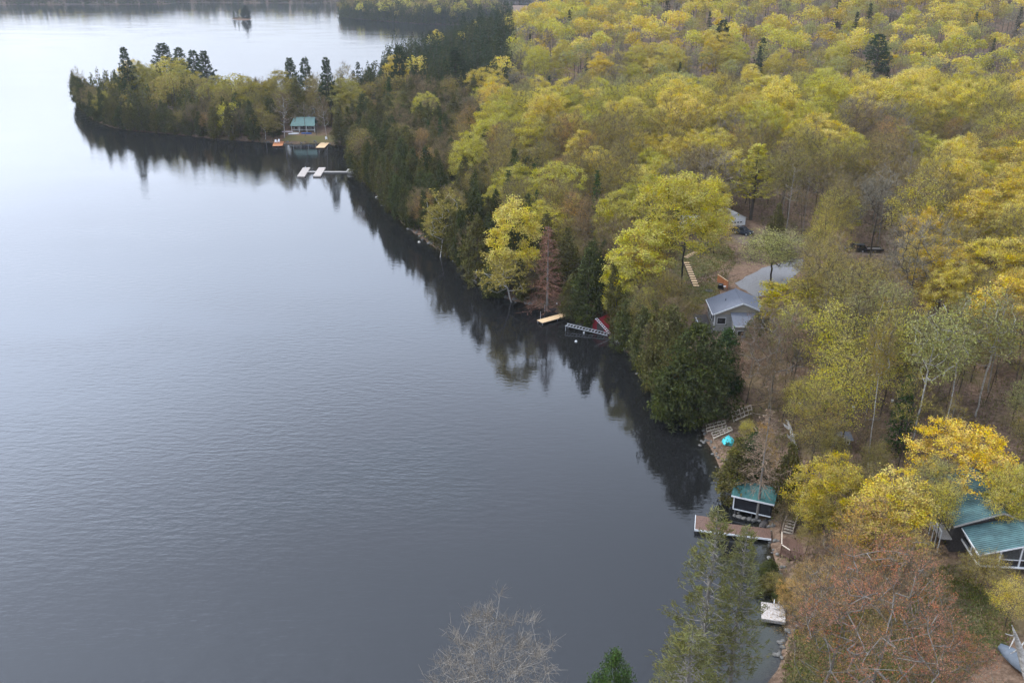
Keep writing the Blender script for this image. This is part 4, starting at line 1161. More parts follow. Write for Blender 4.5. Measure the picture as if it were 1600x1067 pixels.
def buoy():
    p = WZ(900, 534, 0.0); t = thing('mooring_buoy', 'round white mooring buoy floating off the red boat shed', 'buoy', p)
    MB().lathe([(0.03, -0.18), (0.17, -0.12), (0.24, 0.0), (0.25, 0.1), (0.2, 0.22), (0.09, 0.29), (0.03, 0.3)], 12).build('float', M_WHITE, t, smooth=True)
    MB().lathe([(0.03, 0.3), (0.05, 0.33), (0.05, 0.36), (0.02, 0.38)], 8).build('ring', M_ALU, t)
buoy()
def red_shed():
    A, B = WZ(925, 510.5, 0.6), WZ(956, 520, 0.6); rz, L = axes(A, B)
    t = thing('boat_shed', 'low crimson boat shed half hidden by cedars at the water', 'shed', (A[0], A[1], 0), rz)
    D = 3.4; z0, z1, zr = 0.25, 1.75, 3.0
    MB().box(0.05, L - 0.05, 0.05, D - 0.05, z0, z1).build('wall', M_RED, t)
    xr = L * 0.42
    rf = MB().slab((-0.25, -0.25, z1 - 0.12), (xr, -0.25, zr), (xr, D + 0.2, zr), (-0.25, D + 0.2, z1 - 0.12), 0.07)
    rf.slab((xr + 0.003, -0.25, zr), (L + 0.25, -0.25, z1 - 0.2), (L + 0.25, D + 0.2, z1 - 0.2), (xr + 0.003, D + 0.2, zr), 0.07)
    rf.build('roof', M_RED, t)
    g = MB().add([(0.05, 0.03, z1), (L - 0.05, 0.03, z1), (xr, 0.03, zr - 0.14), (0.05, 0.09, z1), (L - 0.05, 0.09, z1), (xr, 0.09, zr - 0.14)], [(0, 1, 2), (3, 5, 4), (0, 2, 5, 3), (1, 4, 5, 2), (0, 3, 4, 1)])
    g.build('gable', M_RED, t)
    MB().box(L * 0.25, L * 0.6, -0.02, 0.04, z0 + 0.02, z1 - 0.1).build('door', M_OLDWOOD, t)
    posts(t, [(0.15, 0.15), (L - 0.15, 0.15)], -0.6, z0, 0.08, M_OLDWOOD, 'pier')
    return t
red_shed()
def ladder_thing(a, b, za, zb, half, n, name, label, cat_, mat, legs=0, r=0.05, bars=0.05):
    A, B = WZ(a[0], a[1], za), WZ(b[0], b[1], zb)
    t = thing(name, label, cat_, A); d = Vector(B - A); hd = Vector((d.x, d.y, 0)).normalized(); s = Vector((-hd.y, hd.x, 0)) * half
    for q in (-1, 1): MB().beam(s * q, d + s * q, r * 2, r * 2).build('rail', mat, t)
    for k in range(n):
        p = d * ((k + 0.5) / n); MB().beam(p - s * 1.05 + Vector((0, 0, 0.06)), p + s * 1.05 + Vector((0, 0, 0.06)), bars * 3.2, bars).build('rung', mat, t)
    for k in range(legs):
        p = d * (0.02 + 0.45 * k)
        for q in (-1, 1):
            MB().tube([p + s * q, p + s * q * 1.25 + Vector((0, 0, -za - 1.0))], 0.04, 5).build('leg', mat, t)
    return t
ladder_thing((884.5, 507), (951, 522.5), 1.0, 0.35, 0.62, 14, 'aluminium_dock_frame', 'long grey aluminium dock frame with open rungs running ashore below the red boat shed', 'dock frame', M_ALU, legs=2)
ladder_thing((931, 497), (953, 521), 2.9, 0.6, 0.28, 9, 'ladder', 'white ladder leaning across the red roof of the boat shed', 'ladder', M_WHITE, r=0.04, bars=0.04)
bucket(912, 521, 0.14, 0.3, 'white float hanging beside the aluminium dock frame', z=0.02)

# --- small pointed shed at the water, dead branch
def point_shed():
    A, B = WZ(744.5, 434.5, 0.5), WZ(751.5, 439.5, 0.5); rz, L = axes(A, B); L = max(L, 1.9)
    t = thing('boat_shed', 'small pale grey gabled boat shed among cedars at the water\'s edge', 'shed', (A[0], A[1], 0), rz)
    D = 3.5; z0, z1, zr = 0.15, 1.7, 3.2
    MB().box(0, L, 0, D, z0, z1).build('wall', M_GREYWALL, t)
    MB().add([(0, 0, z1), (L, 0, z1), (L / 2, 0, zr), (0, 0.06, z1), (L, 0.06, z1), (L / 2, 0.06, zr)], [(0, 1, 2), (3, 5, 4), (0, 2, 5, 3), (1, 4, 5, 2)]).build('gable', M_GREYWALL, t)
    MB().slab((-0.15, -0.2, z1 - 0.2), (L / 2, -0.2, zr + 0.08), (L / 2, D, zr + 0.08), (-0.15, D, z1 - 0.2), 0.06).slab((L / 2 + 0.003, -0.2, zr + 0.08), (L + 0.15, -0.2, z1 - 0.2), (L + 0.15, D, z1 - 0.2), (L / 2 + 0.003, D, zr + 0.08), 0.06).build('roof', M_SHINGLE, t)
    tr = MB(); tr.beam((L / 2, -0.22, zr + 0.02), (L + 0.16, -0.22, z1 - 0.26), 0.05, 0.14); tr.beam((L / 2, -0.22, zr + 0.02), (-0.16, -0.22, z1 - 0.26), 0.05, 0.14); tr.box(L - 0.05, L + 0.04, -0.05, -0.003, z0, z1 - 0.2)
    tr.build('trim', M_WHITE, t)
    MB().box(L * 0.22, L * 0.78, -0.03, 0.0, z0 + 0.02, z1 - 0.1).build('door', M_GREYWOOD, t)
    MB().box(-0.6, L + 0.6, -1.2, -0.05, 0.0, 0.12).build('landing', M_GREYWOOD, t)
point_shed()
log(763, 455.5, 775, 456.5, 0.12, 0.07, 'bare grey branch lying in the water off the cedar shore', 'driftwood', M_PALEBARK, limbs=5, zs=(0.1, 0.12))

# --- grey cottage
def cottage():
    zg = h1(*WG(1128, 497)[:2]); ze = zg + 3.0
    A, B = WZ(1114, 491.5, ze), WZ(1103.4, 467.5, ze)            # left eave, front and back
    R0 = WZ(1162, 470.5, ze + 2.25)
    L = math.hypot(*(B - A)[:2]); v = (B - A)[:2] / L; rz = math.atan2(v[1], v[0]) - math.pi / 2
    t = thing('cottage', 'grey shingled cottage with white trim beside the gravel drive', 'house', (A[0], A[1], zg), rz)
    u = np.array([math.cos(rz), math.sin(rz)])
    W = 2 * float((R0 - A)[:2] @ u) - 0.4
    e, rg = ze - zg, ze - zg + 2.25
    wall = MB().box(0.45, W - 0.45, 0.45, L - 0.45, -1.5, e - 0.05)
    wall.build('wall', M_GREYWALL, t)
    for y, nm in ((0.42, 'gable'), (L - 0.5, 'gable')):
        MB().add([(0.45, y, e - 0.05), (W - 0.45, y, e - 0.05), (W / 2, y, rg - 0.25), (0.45, y + 0.08, e - 0.05), (W - 0.45, y + 0.08, e - 0.05), (W / 2, y + 0.08, rg - 0.25)], [(0, 1, 2), (3, 5, 4), (0, 2, 5, 3), (1, 4, 5, 2), (0, 3, 4, 1)]).build(nm, M_BEIGE, t)
    rf = MB().slab((0, 0, e), (W / 2, 0, rg), (W / 2, L, rg), (0, L, e), 0.12).slab((W / 2 + 0.004, 0, rg), (W, 0, e), (W, L, e), (W / 2 + 0.004, L, rg), 0.12)
    roof = rf.build('roof', M_SHINGLE, t)
    cs = MB(); n = 26
    for side in (0, 1):
        for k in range(n):                                       # shingle courses as thin laps
            s = k / n; x = W / 2 * s; z = e + (rg - e) * s
            dx = W / 2 / n * 0.9; dz = (rg - e) / n * 0.9; off = 0.004
            if side == 0: cs.hexa([(x, 0.02, z + off), (x + dx, 0.02, z + dz + off), (x + dx, L - 0.02, z + dz + off), (x, L - 0.02, z + off), (x, 0.02, z + off + 0.022), (x + dx, 0.02, z + dz + off + 0.004), (x + dx, L - 0.02, z + dz + off + 0.004), (x, L - 0.02, z + off + 0.022)])
            else:
                X = W - x; cs.hexa([(X, 0.02, z + off), (X, L - 0.02, z + off), (X - dx, L - 0.02, z + dz + off), (X - dx, 0.02, z + dz + off), (X, 0.02, z + off + 0.022), (X, L - 0.02, z + off + 0.022), (X - dx, L - 0.02, z + dz + off + 0.004), (X - dx, 0.02, z + dz + off + 0.004)])
    cs.build('shingle', M_SHINGLE, roof, kind='stuff')
    MB().beam((W / 2, -0.01, rg + 0.03), (W / 2, L + 0.01, rg + 0.03), 0.3, 0.05).build('ridge_cap', M_SHINGLE, roof)
    MB().lathe([(0.06, 0), (0.06, 0.4), (0.075, 0.4), (0.075, 0.44)], 8, (W * 0.27, L * 0.5, e + (rg - e) * 0.54 - 0.02)).build('vent_pipe', M_BLACK, roof)
    fs = MB(); fs.beam((0, -0.05, e - 0.08), (W / 2, -0.05, rg - 0.08), 0.05, 0.24); fs.beam((W / 2, -0.05, rg - 0.08), (W, -0.05, e - 0.08), 0.05, 0.24)
    fs.build('fascia', M_WHITE, t)
    MB().box(-0.1, -0.01, 0, L, e - 0.2, e - 0.03).build('gutter', M_WHITE, t)
    for k in range(4): window_x(t, 0.45, 0.9 + k * 1.75, 2.2 + k * 1.75, e - 2.2, e - 0.55)
    MB().box(0.36, 0.52, 0.34, 0.447, -0.2, e - 0.26).build('corner_post', M_WHITE, t)
    window(t, 0.9, 2.5, 0.43, e - 2.0, e - 0.7)
    # lean-to below the gable
    x0, x1 = W * 0.30, W - 0.5; zt, zb = e + 0.35, e - 0.75
    MB().slab((x0, -3.6, zb), (x1, -3.6, zb), (x1, 0.40, zt), (x0, 0.40, zt), 0.12).build('lean_to_roof', M_SHINGLE, t)
    MB().box(x0, x1, -3.68, -3.61, zb - 0.22, zb - 0.01).build('fascia', M_WHITE, t)
    MB().box(x0 + 0.3, x1 - 0.3, -3.3, 0.41, -2.2, zb - 0.14).build('wall', M_GREYWALL, t)
    window(t, x0 + 0.8, x0 + 2.0, -3.3, 0.2, 1.3); window(t, x0 + 2.8, x0 + 4.0, -3.3, 0.2, 1.3)
    MB().box(x0 - 0.1, x0 + 0.05, -3.5, -3.35, -2.0, zb - 0.1).build('porch_post', M_WHITE, t)
    # deck along the lake side
    planks(t, 2.6, L + 1.0, 0.0, 0.14, mat=M_OLDWOOD, name='decking', along='y', x0=-2.4, y0=-1.2)
    MB().beam((-2.4, -1.2, 0.98), (-2.4, L * 0.45, 0.98), 0.14, 0.07).build('deck_rail', M_WHITE, t)
    MB().beam((-2.4, -1.2, 0.98), (-0.9, -1.2, 0.98), 0.10, 0.07).build('deck_rail', M_FRAMEWOOD, t)
    for k in range(4): MB().box(-2.45, -2.35, -1.2 + k * 1.5, -1.1 + k * 1.5, -2.2, 0.94).build('deck_post', M_WHITE, t)
    bl = MB()
    for k in range(30): bl.box(-2.42, -2.38, -1.1 + k * 0.155, -1.06 + k * 0.155, 0.03, 0.94)
    bl.build('baluster', M_OLDWOOD, t, kind='stuff')
cottage()
def board_fence():
    A, B = WG(1120.5, 441), WG(1136, 453); rz, L = axes(A, B)
    t = thing('board_fence', 'short orange board fence between the cottage and the gravel drive', 'fence', A, rz)
    n = int(L / 0.15)
    for k in range(n): MB().box(k * L / n, k * L / n + L / n - 0.012, -0.012, 0.012, 0.08, 1.62 + random.uniform(-0.01, 0.01)).build('board', M_ORANGE, t)
    for z in (0.4, 1.3): MB().box(0, L, 0.014, 0.06, z, z + 0.09).build('rail', M_ORANGE, t)
    MB().box(-0.05, L + 0.05, -0.07, 0.07, 1.64, 1.70).build('cap', M_TAN, t)
    for x in (0, L): MB().box(x - 0.05, x + 0.05, 0.062, 0.16, -0.3, 1.6).build('post', M_ORANGE, t)
board_fence()
grill(1126, 452, 'black grill with white shelf by the orange board fence', M_BLACK, -0.6)
def fire_ring():
    p = WG(1108, 455); t = thing('fire_ring', 'round dark fire ring on the cottage lawn', 'fire ring', p)
    for k in range(14):
        a = k * 2 * math.pi / 14; boulder(t, 0.62 * math.cos(a), 0.62 * math.sin(a), 0.14, 0.17)
    MB().lathe([(0.5, 0.06), (0.48, 0.1)], 12).build('ash', M_BLACK, t)
fire_ring()
def stairs(a, b, n, label, w=1.15):
    A, B = WG(*a), WG(*b); rz, L = axes(A, B); rise = (B[2] - A[2]) / n
    t = thing('wooden_steps', label, 'steps', A, rz, 'wooden steps down the grassy bank')
    for k in range(n):
        x = k * L / n; z = k * rise + 0.22
        MB().box(x, x + L / n * 0.62, -w / 2, w / 2, z, z + 0.06).build('step', M_TAN, t)
    for s in (-w / 2 - 0.04, w / 2 + 0.04): MB().beam((0, s, 0.12), (L, s, n * rise + 0.12), 0.06, 0.2).build('stringer', M_OLDWOOD, t)
stairs((1088, 449), (1072, 410), 11, 'lower flight of pale wooden steps on the grassy bank below the big maple')
stairs((1071, 404), (1097, 390), 9, 'upper flight of pale wooden steps on the grassy bank below the big maple')
def low_rail():
    A, B = WG(1034, 474), WG(1056, 489); rz, L = axes(A, B)
    t = thing('handrail', 'tan wooden handrail sloping down the brown bank beside the cedar', 'handrail', A, rz)
    MB().beam((0, 0, 1.0), (L, 0, 0.9 + (B[2] - A[2])), 0.12, 0.08).build('rail', M_TAN, t)
    for k in range(4): MB().box(k * L / 3 - 0.05, k * L / 3 + 0.05, -0.05, 0.05, -0.2, 0.96 + (B[2] - A[2] - 0.1) * k / 3).build('post', M_FRAMEWOOD, t)
low_rail()
pole(1033.5, 486, 2.6, 'thin tan post standing in the brown clearing beside the handrail', 'wooden_post', M_TAN, r=0.05)

# --- garage, car, white shelter, second car and trailer in the woods
def garage():
    A, B = WG(1137, 357.5), WG(1164, 351.5); rz, L = axes(A, B); L = max(L, 4.2)
    t = thing('garage', 'small white gabled garage with a row of door windows', 'garage', A, rz)
    D, e, r = 6.0, 2.5, 3.6
    MB().box(0, L, 0, D, -0.6, e).build('wall', M_BEIGE, t)
    MB().box(0.0, L, -0.04, -0.004, -0.6, e).build('front_wall', M_WHITE, t)
    MB().add([(0, -0.04, e), (L, -0.04, e), (L / 2, -0.04, r), (0, 0.04, e), (L, 0.04, e), (L / 2, 0.04, r)], [(0, 1, 2), (3, 5, 4), (0, 2, 5, 3), (1, 4, 5, 2)]).build('gable', M_WHITE, t)
    MB().slab((-0.3, -0.3, e - 0.15), (L / 2, -0.3, r + 0.06), (L / 2, D + 0.3, r + 0.06), (-0.3, D + 0.3, e - 0.15), 0.1).slab((L / 2 + 0.003, -0.3, r + 0.06), (L + 0.3, -0.3, e - 0.15), (L + 0.3, D + 0.3, e - 0.15), (L / 2 + 0.003, D + 0.3, r + 0.06), 0.1).build('roof', M_GREYWALL, t)
    dr = MB()
    for k in range(4): dr.box(L * 0.14, L * 0.86, -0.075, -0.042, 0.02 + k * 0.53, 0.53 + k * 0.53)
    d = dr.build('door', M_WHITE, t)
    for k in range(4): MB().box(L * 0.18 + k * L * 0.17, L * 0.18 + k * L * 0.17 + 0.42, -0.095, -0.077, 1.2, 1.5).build('pane', M_GLASS, d)
garage()
def car_mesh(mb, prof, w0, w1):
    """body from a side profile (x, z) list with half width tapering from w0 (low) to w1 (top)"""
    zmin, zmax = min(z for _, z in prof), max(z for _, z in prof)
    hw = lambda z: w0 + (w1 - w0) * max(0, (z - 0.95) / (zmax - 0.95 + 1e-6)) if z > 0.95 else w0
    n = len(prof); vs = [(x, -hw(z), z) for x, z in prof] + [(x, hw(z), z) for x, z in prof]
    fs = [tuple(range(n)), tuple(range(n, 2 * n))[::-1]] + [(i, n + i, n + (i + 1) % n, (i + 1) % n) for i in range(n)]
    mb.add(vs, fs)
def car(px, py, rz, label, paint):
    p = WG(px, py); t = thing('parked_car', label, 'car', p, rz)
    body = MB(); car_mesh(body, [(-2.25, 0.35), (2.2, 0.35), (2.3, 0.6), (2.25, 0.9), (1.15, 1.06), (-2.2, 1.04), (-2.3, 0.75)], 0.93, 0.9)
    body.build('body', paint, t)
    cab = MB(); car_mesh(cab, [(-2.15, 1.045), (1.1, 1.065), (0.35, 1.62), (-0.3, 1.7), (-1.75, 1.66)], 0.88, 0.68); cab.build('cabin', M_GLASS, t)
    MB().prism([(0.3, -0.66), (0.3, 0.66), (-1.75, 0.66), (-1.75, -0.66)], 1.665, 1.73).build('roof_panel', paint, t)
    pl = MB()
    for s in (-1, 1):
        pl.beam((1.1, s * 0.87, 1.08), (0.34, s * 0.68, 1.68), 0.07, 0.07); pl.beam((-0.5, s * 0.86, 1.08), (-0.5, s * 0.7, 1.69), 0.09, 0.07); pl.beam((-2.1, s * 0.87, 1.08), (-1.74, s * 0.69, 1.68), 0.16, 0.08)
    pl.build('pillar', paint, t)
    for x in (-1.4, 1.45):
        for s in (-1, 1):
            w = MB().tube([(x, s * 0.72, 0.36), (x, s * 0.95, 0.36)], 0.36, 14).build('wheel', M_RUBBER, t)
            MB().tube([(x, s * 0.951, 0.36), (x, s * 0.965, 0.36)], 0.21, 10).build('rim', M_ALU, w)
    for s in (-0.62, 0.62):
        MB().box(2.24, 2.32, s - 0.2, s + 0.2, 0.7, 0.86).build('headlight', M_WHITE, t)
        MB().box(-2.32, -2.26, s - 0.16, s + 0.16, 0.75, 0.98).build('tail_light', M_RED, t)
        MB().box(0.85, 1.0, s * 1.6 - 0.08, s * 1.6 + 0.08, 1.05, 1.2).build('mirror', paint, t)
    MB().box(2.28, 2.35, -0.55, 0.55, 0.4, 0.58).build('bumper', M_BLACK, t)
car(1160, 366, math.radians(-42), 'dark blue-grey car parked in front of the white garage', M_CARPAINT)
car(1336, 393, math.radians(170), 'black car parked on the track among bare trees', M_BLACK)
def trailer():
    p = WG(1362, 394.5); t = thing('trailer', 'low dark flat trailer beside the black car on the woodland track', 'trailer', p, math.radians(178))
    MB().box(-2.2, 2.2, -0.95, 0.95, 0.55, 0.68).build('bed', M_OLDWOOD, t)
    for s in (-0.95, 0.95): MB().box(-2.2, 2.2, s - 0.03, s + 0.03, 0.682, 1.0).build('side_rail', M_BLACK, t)
    for s in (-1, 1): MB().tube([(0, s * 0.98, 0.33), (0, s * 1.18, 0.33)], 0.33, 12).build('wheel', M_RUBBER, t)
    MB().beam((2.2, 0, 0.55), (3.4, 0, 0.5), 0.1, 0.1).build('drawbar', M_BLACK, t)
    for k in range(5): MB().tube([(-1.8, -0.6 + k * 0.3, 0.8), (1.6, -0.6 + k * 0.3, 0.8 + 0.05 * (k % 2))], 0.12, 7).build('timber', M_PALEBARK, t)
trailer()
def shelter():
    A, B = WG(1068, 362), WG(1094, 358); rz, L = axes(A, B)
    t = thing('tarp_shelter', 'white peaked tarpaulin shelter behind the big maple', 'shelter', A, rz)
    D, e, r = 5.0, 2.0, 3.4
    MB().slab((-0.2, -0.2, e), (L + 0.2, -0.2, e), (L + 0.2, D / 2, r), (-0.2, D / 2, r), 0.05).slab((L + 0.2, D + 0.2, e), (-0.2, D + 0.2, e), (-0.2, D / 2 + 0.003, r), (L + 0.2, D / 2 + 0.003, r), 0.05).build('cover', M_TARP, t)
    MB().box(0.0, 0.05, 0, D, 0, e - 0.06).box(L - 0.05, L, 0, D, 0, e - 0.06).box(0.055, L - 0.055, D - 0.05, D, 0, e - 0.06).build('side_sheet', M_TARP, t)
    posts(t, [(0.1, 0.1), (L - 0.1, 0.1), (L / 2, 0.1)], 0, e + 0.05, 0.05, M_ALU)
shelter()
def wood_shed(px, py, rz, label, L=3.2, D=2.8, wallm=None, roofm=None, e=2.1, r=3.0, name='garden_shed'):
    p = WG(px, py); t = thing(name, label, 'shed', p, rz)
    MB().box(0, L, 0, D, -0.5, e).build('wall', wallm or M_GREYWOOD, t)
    for x in (0.0, L - 0.06): MB().add([(x, 0, e), (x, D, e), (x, D / 2, r - 0.1), (x + 0.06, 0, e), (x + 0.06, D, e), (x + 0.06, D / 2, r - 0.1)], [(0, 2, 1), (3, 4, 5), (0, 3, 5, 2), (1, 2, 5, 4)]).build('gable', wallm or M_GREYWOOD, t)
    MB().slab((-0.25, -0.25, e - 0.08), (L + 0.25, -0.25, e - 0.08), (L + 0.25, D / 2, r), (-0.25, D / 2, r), 0.08).slab((L + 0.25, D + 0.25, e - 0.08), (-0.25, D + 0.25, e - 0.08), (-0.25, D / 2 + 0.003, r), (L + 0.25, D / 2 + 0.003, r), 0.08).build('roof', roofm or M_SHINGLE, t)
    MB().box(L * 0.3, L * 0.62, -0.04, -0.004, 0, 1.85).build('door', M_OLDWOOD, t)
    window(t, L * 0.7, L * 0.92, -0.0, 1.0, 1.6)
    return t
wood_shed(1302, 706, 0.15, 'weathered grey garden shed half hidden by the tall yellow-green ash tree', L=2.4, D=2.0, e=1.8, r=2.5, wallm=M_OLDWOOD)
wood_shed(972, 368, -0.1, 'small grey shed almost hidden in bare trees left of the big maple', L=4.5, wallm=M_GREYWALL)
bucket(1333, 640, 0.22, 0.5, 'white pail beside the trunk of the tall yellow-green ash')
bucket(1394, 628, 0.2, 0.35, 'white pail beside the small dark spruce in the open wood')
log(1353, 657, 1374, 655, 0.1, 0.14, 'short pale broken branch on the ground left of the small dark spruce', 'fallen_branch', M_PALEBARK, limbs=3)

# --- green-roofed cottage at the right
def green_cottage():
    zg = h1(*WG(1530, 884)[:2]); zf = zg + 1.5
    A, B = WZ(1528.5, 883, zf), WZ(1582, 886, zf); rz = axes(A, B)[0]
    t = thing('cottage', 'green-roofed cottage with a white-framed porch above the lawn', 'house', (A[0], A[1], zf), rz)
    G = -zf + zg - 0.6
    W, D = 4.25, 4.4
    # porch
    planks(t, W + 3.4, D, 0.0, 0.14, mat=M_GREYWOOD, name='porch_floor')
    for x, zt in ((0.0, 1.75), (2.0, 2.2), (4.1, 2.9), (7.5, 1.75)): MB().box(x - 0.08, x + 0.08, -0.06, 0.1, 0.0, zt).build('porch_post', M_WHITE, t)
    for y in (2.2,): MB().box(-0.08, 0.08, y - 0.08, y + 0.08, 0.0, 1.75).build('porch_post', M_WHITE, t)
    rl = MB(); rl.beam((-0.1, -0.1, 0.06), (-0.1, D + 0.3, 0.06), 0.1, 0.2); rl.build('edge_board', M_WHITE, t)
    MB().beam((-0.05, -0.1, 0.06), (W + 3.4, -0.1, 0.06), 0.1, 0.2).build('edge_board', M_WHITE, t)
    MB().beam((-0.02, 0.12, 0.95), (-0.02, D, 0.95), 0.1, 0.12).build('porch_rail', M_WHITE, t)
    MB().beam((0.1, 0.0, 0.95), (W + 3.3, 0.0, 0.95), 0.08, 0.08).build('porch_rail', M_WHITE, t)
    sc_ = MB(); sc_.box(0.02, 0.04, 0.1, D, 0.12, 1.7); sc_.box(0.1, 7.4, 0.02, 0.04, 0.12, 0.9); sc_.build('screen', M_GLASS, t)
    posts(t, [(0.1, 0.1), (2.2, 0.1), (4.3, 0.1), (7.4, 0.1), (0.1, 2.2)], G - 0.5, -0.05, 0.1, M_OLDWOOD, 'pier')
    xr, zr, ze = 4.75, 3.45, 1.78
    a, b, c, d = (-0.45, -0.55, ze), (xr, -0.55, zr), (xr, D, zr), (-0.45, D, ze)
    pr = MB().slab(a, b, c, d, 0.08).slab((xr + 0.004, -0.55, zr), (xr * 2 + 0.45, -0.55, ze), (xr * 2 + 0.45, D, ze), (xr + 0.004, D, zr), 0.08).build('porch_roof', M_GREENROOF2, t)
    sm = MB(); ribs(sm, d, a, b, c, 15, 0.07, 0.05); sm.build('seam', M_GREENROOF2, pr, kind='stuff')
    f2 = MB(); f2.beam((a[0], -0.6, ze - 0.07), (xr, -0.6, zr - 0.07), 0.06, 0.16); f2.beam((xr, -0.6, zr - 0.07), (xr * 2 + 0.45, -0.6, ze - 0.07), 0.06, 0.16); f2.build('fascia', M_WHITE, t)
    MB().beam((-0.5, -0.55, ze - 0.06), (-0.5, D, ze - 0.06), 0.06, 0.14).build('gutter', M_WHITE, t)
    # main house behind and above
    x0, x1, y0, y1 = -1.5, 8.6, D + 0.1, D + 9.4
    e, r, xm = 2.05, 4.15, 3.55
    MB().box(x0 + 0.4, x1 - 0.4, y0 + 0.3, y1 - 0.3, G - 0.5, e).build('wall', M_OLDWOOD, t)
    MB().add([(x0 + 0.4, y0 + 0.26, e), (x1 - 0.4, y0 + 0.26, e), (xm, y0 + 0.26, r - 0.2), (x0 + 0.4, y0 + 0.34, e), (x1 - 0.4, y0 + 0.34, e), (xm, y0 + 0.34, r - 0.2)], [(0, 1, 2), (3, 5, 4), (0, 2, 5, 3), (1, 4, 5, 2)]).build('gable', M_OLDWOOD, t)
    a, b, c, d = (x0, y0 - 0.3, e), (xm, y0 - 0.3, r), (xm, y1, r), (x0, y1, e)
    mr_ = MB().slab(a, b, c, d, 0.1).slab((xm + 0.004, y0 - 0.3, r), (x1, y0 - 0.3, e), (x1, y1, e), (xm + 0.004, y1, r), 0.1).build('roof', M_GREENROOF2, t)
    sm = MB(); ribs(sm, d, a, b, c, 30, 0.07, 0.05); ribs(sm, (x1, y0 - 0.3, e), (x1, y1, e), (xm, y1, r), (xm, y0 - 0.3, r), 30, 0.07, 0.05); sm.build('seam', M_GREENROOF2, mr_, kind='stuff')
    MB().beam((xm, y0 - 0.3, r + 0.04), (xm, y1, r + 0.04), 0.26, 0.06).build('ridge_cap', M_GREENROOF2, mr_)
    f3 = MB(); f3.beam((x0, y0 - 0.35, e - 0.09), (xm, y0 - 0.35, r - 0.09), 0.06, 0.2); f3.beam((xm, y0 - 0.35, r - 0.09), (x1, y0 - 0.35, e - 0.09), 0.06, 0.2); f3.build('fascia', M_GREYWOOD, t)
    window_x(t, x0 + 0.4, y0 + 1.2, y0 + 2.4, 0.4, 1.7); window_x(t, x0 + 0.4, y0 + 4.0, y0 + 5.2, 0.4, 1.7)
    # side steps with white rail
    MB().beam((x0 - 0.9, y0 + 0.2, 0.9), (x0 - 0.9, y0 + 3.2, 0.9), 0.1, 0.08).build('stair_rail', M_WHITE, t)
    for k in range(4): MB().box(x0 - 0.95, x0 - 0.85, y0 + 0.2 + k, y0 + 0.3 + k, G, 0.85).build('rail_post', M_WHITE, t)
    planks(t, 1.4, 3.4, 0.0, 0.14, mat=M_GREYWOOD, name='landing', x0=x0 - 1.0, y0=y0 + 0.1)
green_cottage()

# --- covered boat and leaning white birch at the right-hand edge
def covered_boat():
    p = WG(1612, 1052); t = thing('covered_boat', 'boat under a blue-grey tarpaulin at the foot of the lawn, beneath the white birch trunk', 'boat', (p[0], p[1], p[2]), math.radians(118))
    n = 8; vs = []; 
    for i in range(n):
        s = i / (n - 1); x = -3.4 + 6.8 * s; w = 1.25 * (1 - max(0, s - 0.55) ** 2 * 3.6); w = max(0.12, w); h = 0.95 + 0.35 * math.sin(math.pi * s) + 0.05 * math.sin(9 * s)
        vs += [(x, -w, 0.45), (x, -w * 1.02, 0.72), (x, -w * 0.5, h - 0.12), (x, 0, h), (x, w * 0.5, h - 0.12), (x, w * 1.02, 0.72), (x, w, 0.45)]
    fs = [(i * 7 + j, i * 7 + j + 1, (i + 1) * 7 + j + 1, (i + 1) * 7 + j) for i in range(n - 1) for j in range(6)] + [tuple(range(7)), tuple((n - 1) * 7 + j for j in range(7))[::-1]]
    MB().add(vs, fs).build('cover', M_BLUECOVER, t, smooth=True)
    hv = []
    for i in range(n):
        s = i / (n - 1); x = -3.4 + 6.8 * s; w = 1.2 * (1 - max(0, s - 0.55) ** 2 * 3.6); w = max(0.1, w)
        hv += [(x, -w, 0.445), (x, -w * 0.7, 0.12 + 0.25 * s ** 4), (x, 0, 0.02 + 0.3 * s ** 4), (x, w * 0.7, 0.12 + 0.25 * s ** 4), (x, w, 0.445)]
    fs = [(i * 5 + j, (i + 1) * 5 + j, (i + 1) * 5 + j + 1, i * 5 + j + 1) for i in range(n - 1) for j in range(4)] + [tuple(range(5))[::-1], tuple((n - 1) * 5 + j for j in range(5))]
    MB().add(hv, fs).build('hull', M_WHITE, t, smooth=True)
covered_boat()
def leaning_birch():
    zb = WG(1618, 1098)[2]
    A = WZ(1618, 1098, zb); pts_ = [A, WZ(1603, 1048, zb + 2.2), WZ(1593, 1012, zb + 4.2), WZ(1587, 993, zb + 5.6), WZ(1581, 976, zb + 7.2)]
    t = thing('broken_birch', 'white mottled birch trunk with a broken top at the right edge below the lawn', 'tree', A)
    q = [tuple(np.array(p) - A) for p in pts_]
    MB().tube(q, [0.44, 0.38, 0.30, 0.17, 0.03], 9).build('trunk', M_BIRCH, t, smooth=True)
    for k, d in ((3, (-1.0, -0.3, 0.35)), (3, (-0.5, -0.4, -0.9)), (2, (-0.35, 0.3, -0.9)), (2, (0.9, 0.6, 0.6))):
        b = Vector(q[k]); d = Vector(d); MB().tube([b, b + d * 0.6, b + d * 1.25 + Vector((0, 0, 0.15))], [0.09, 0.06, 0.02], 6).build('branch', M_BIRCH, t)
leaning_birch()

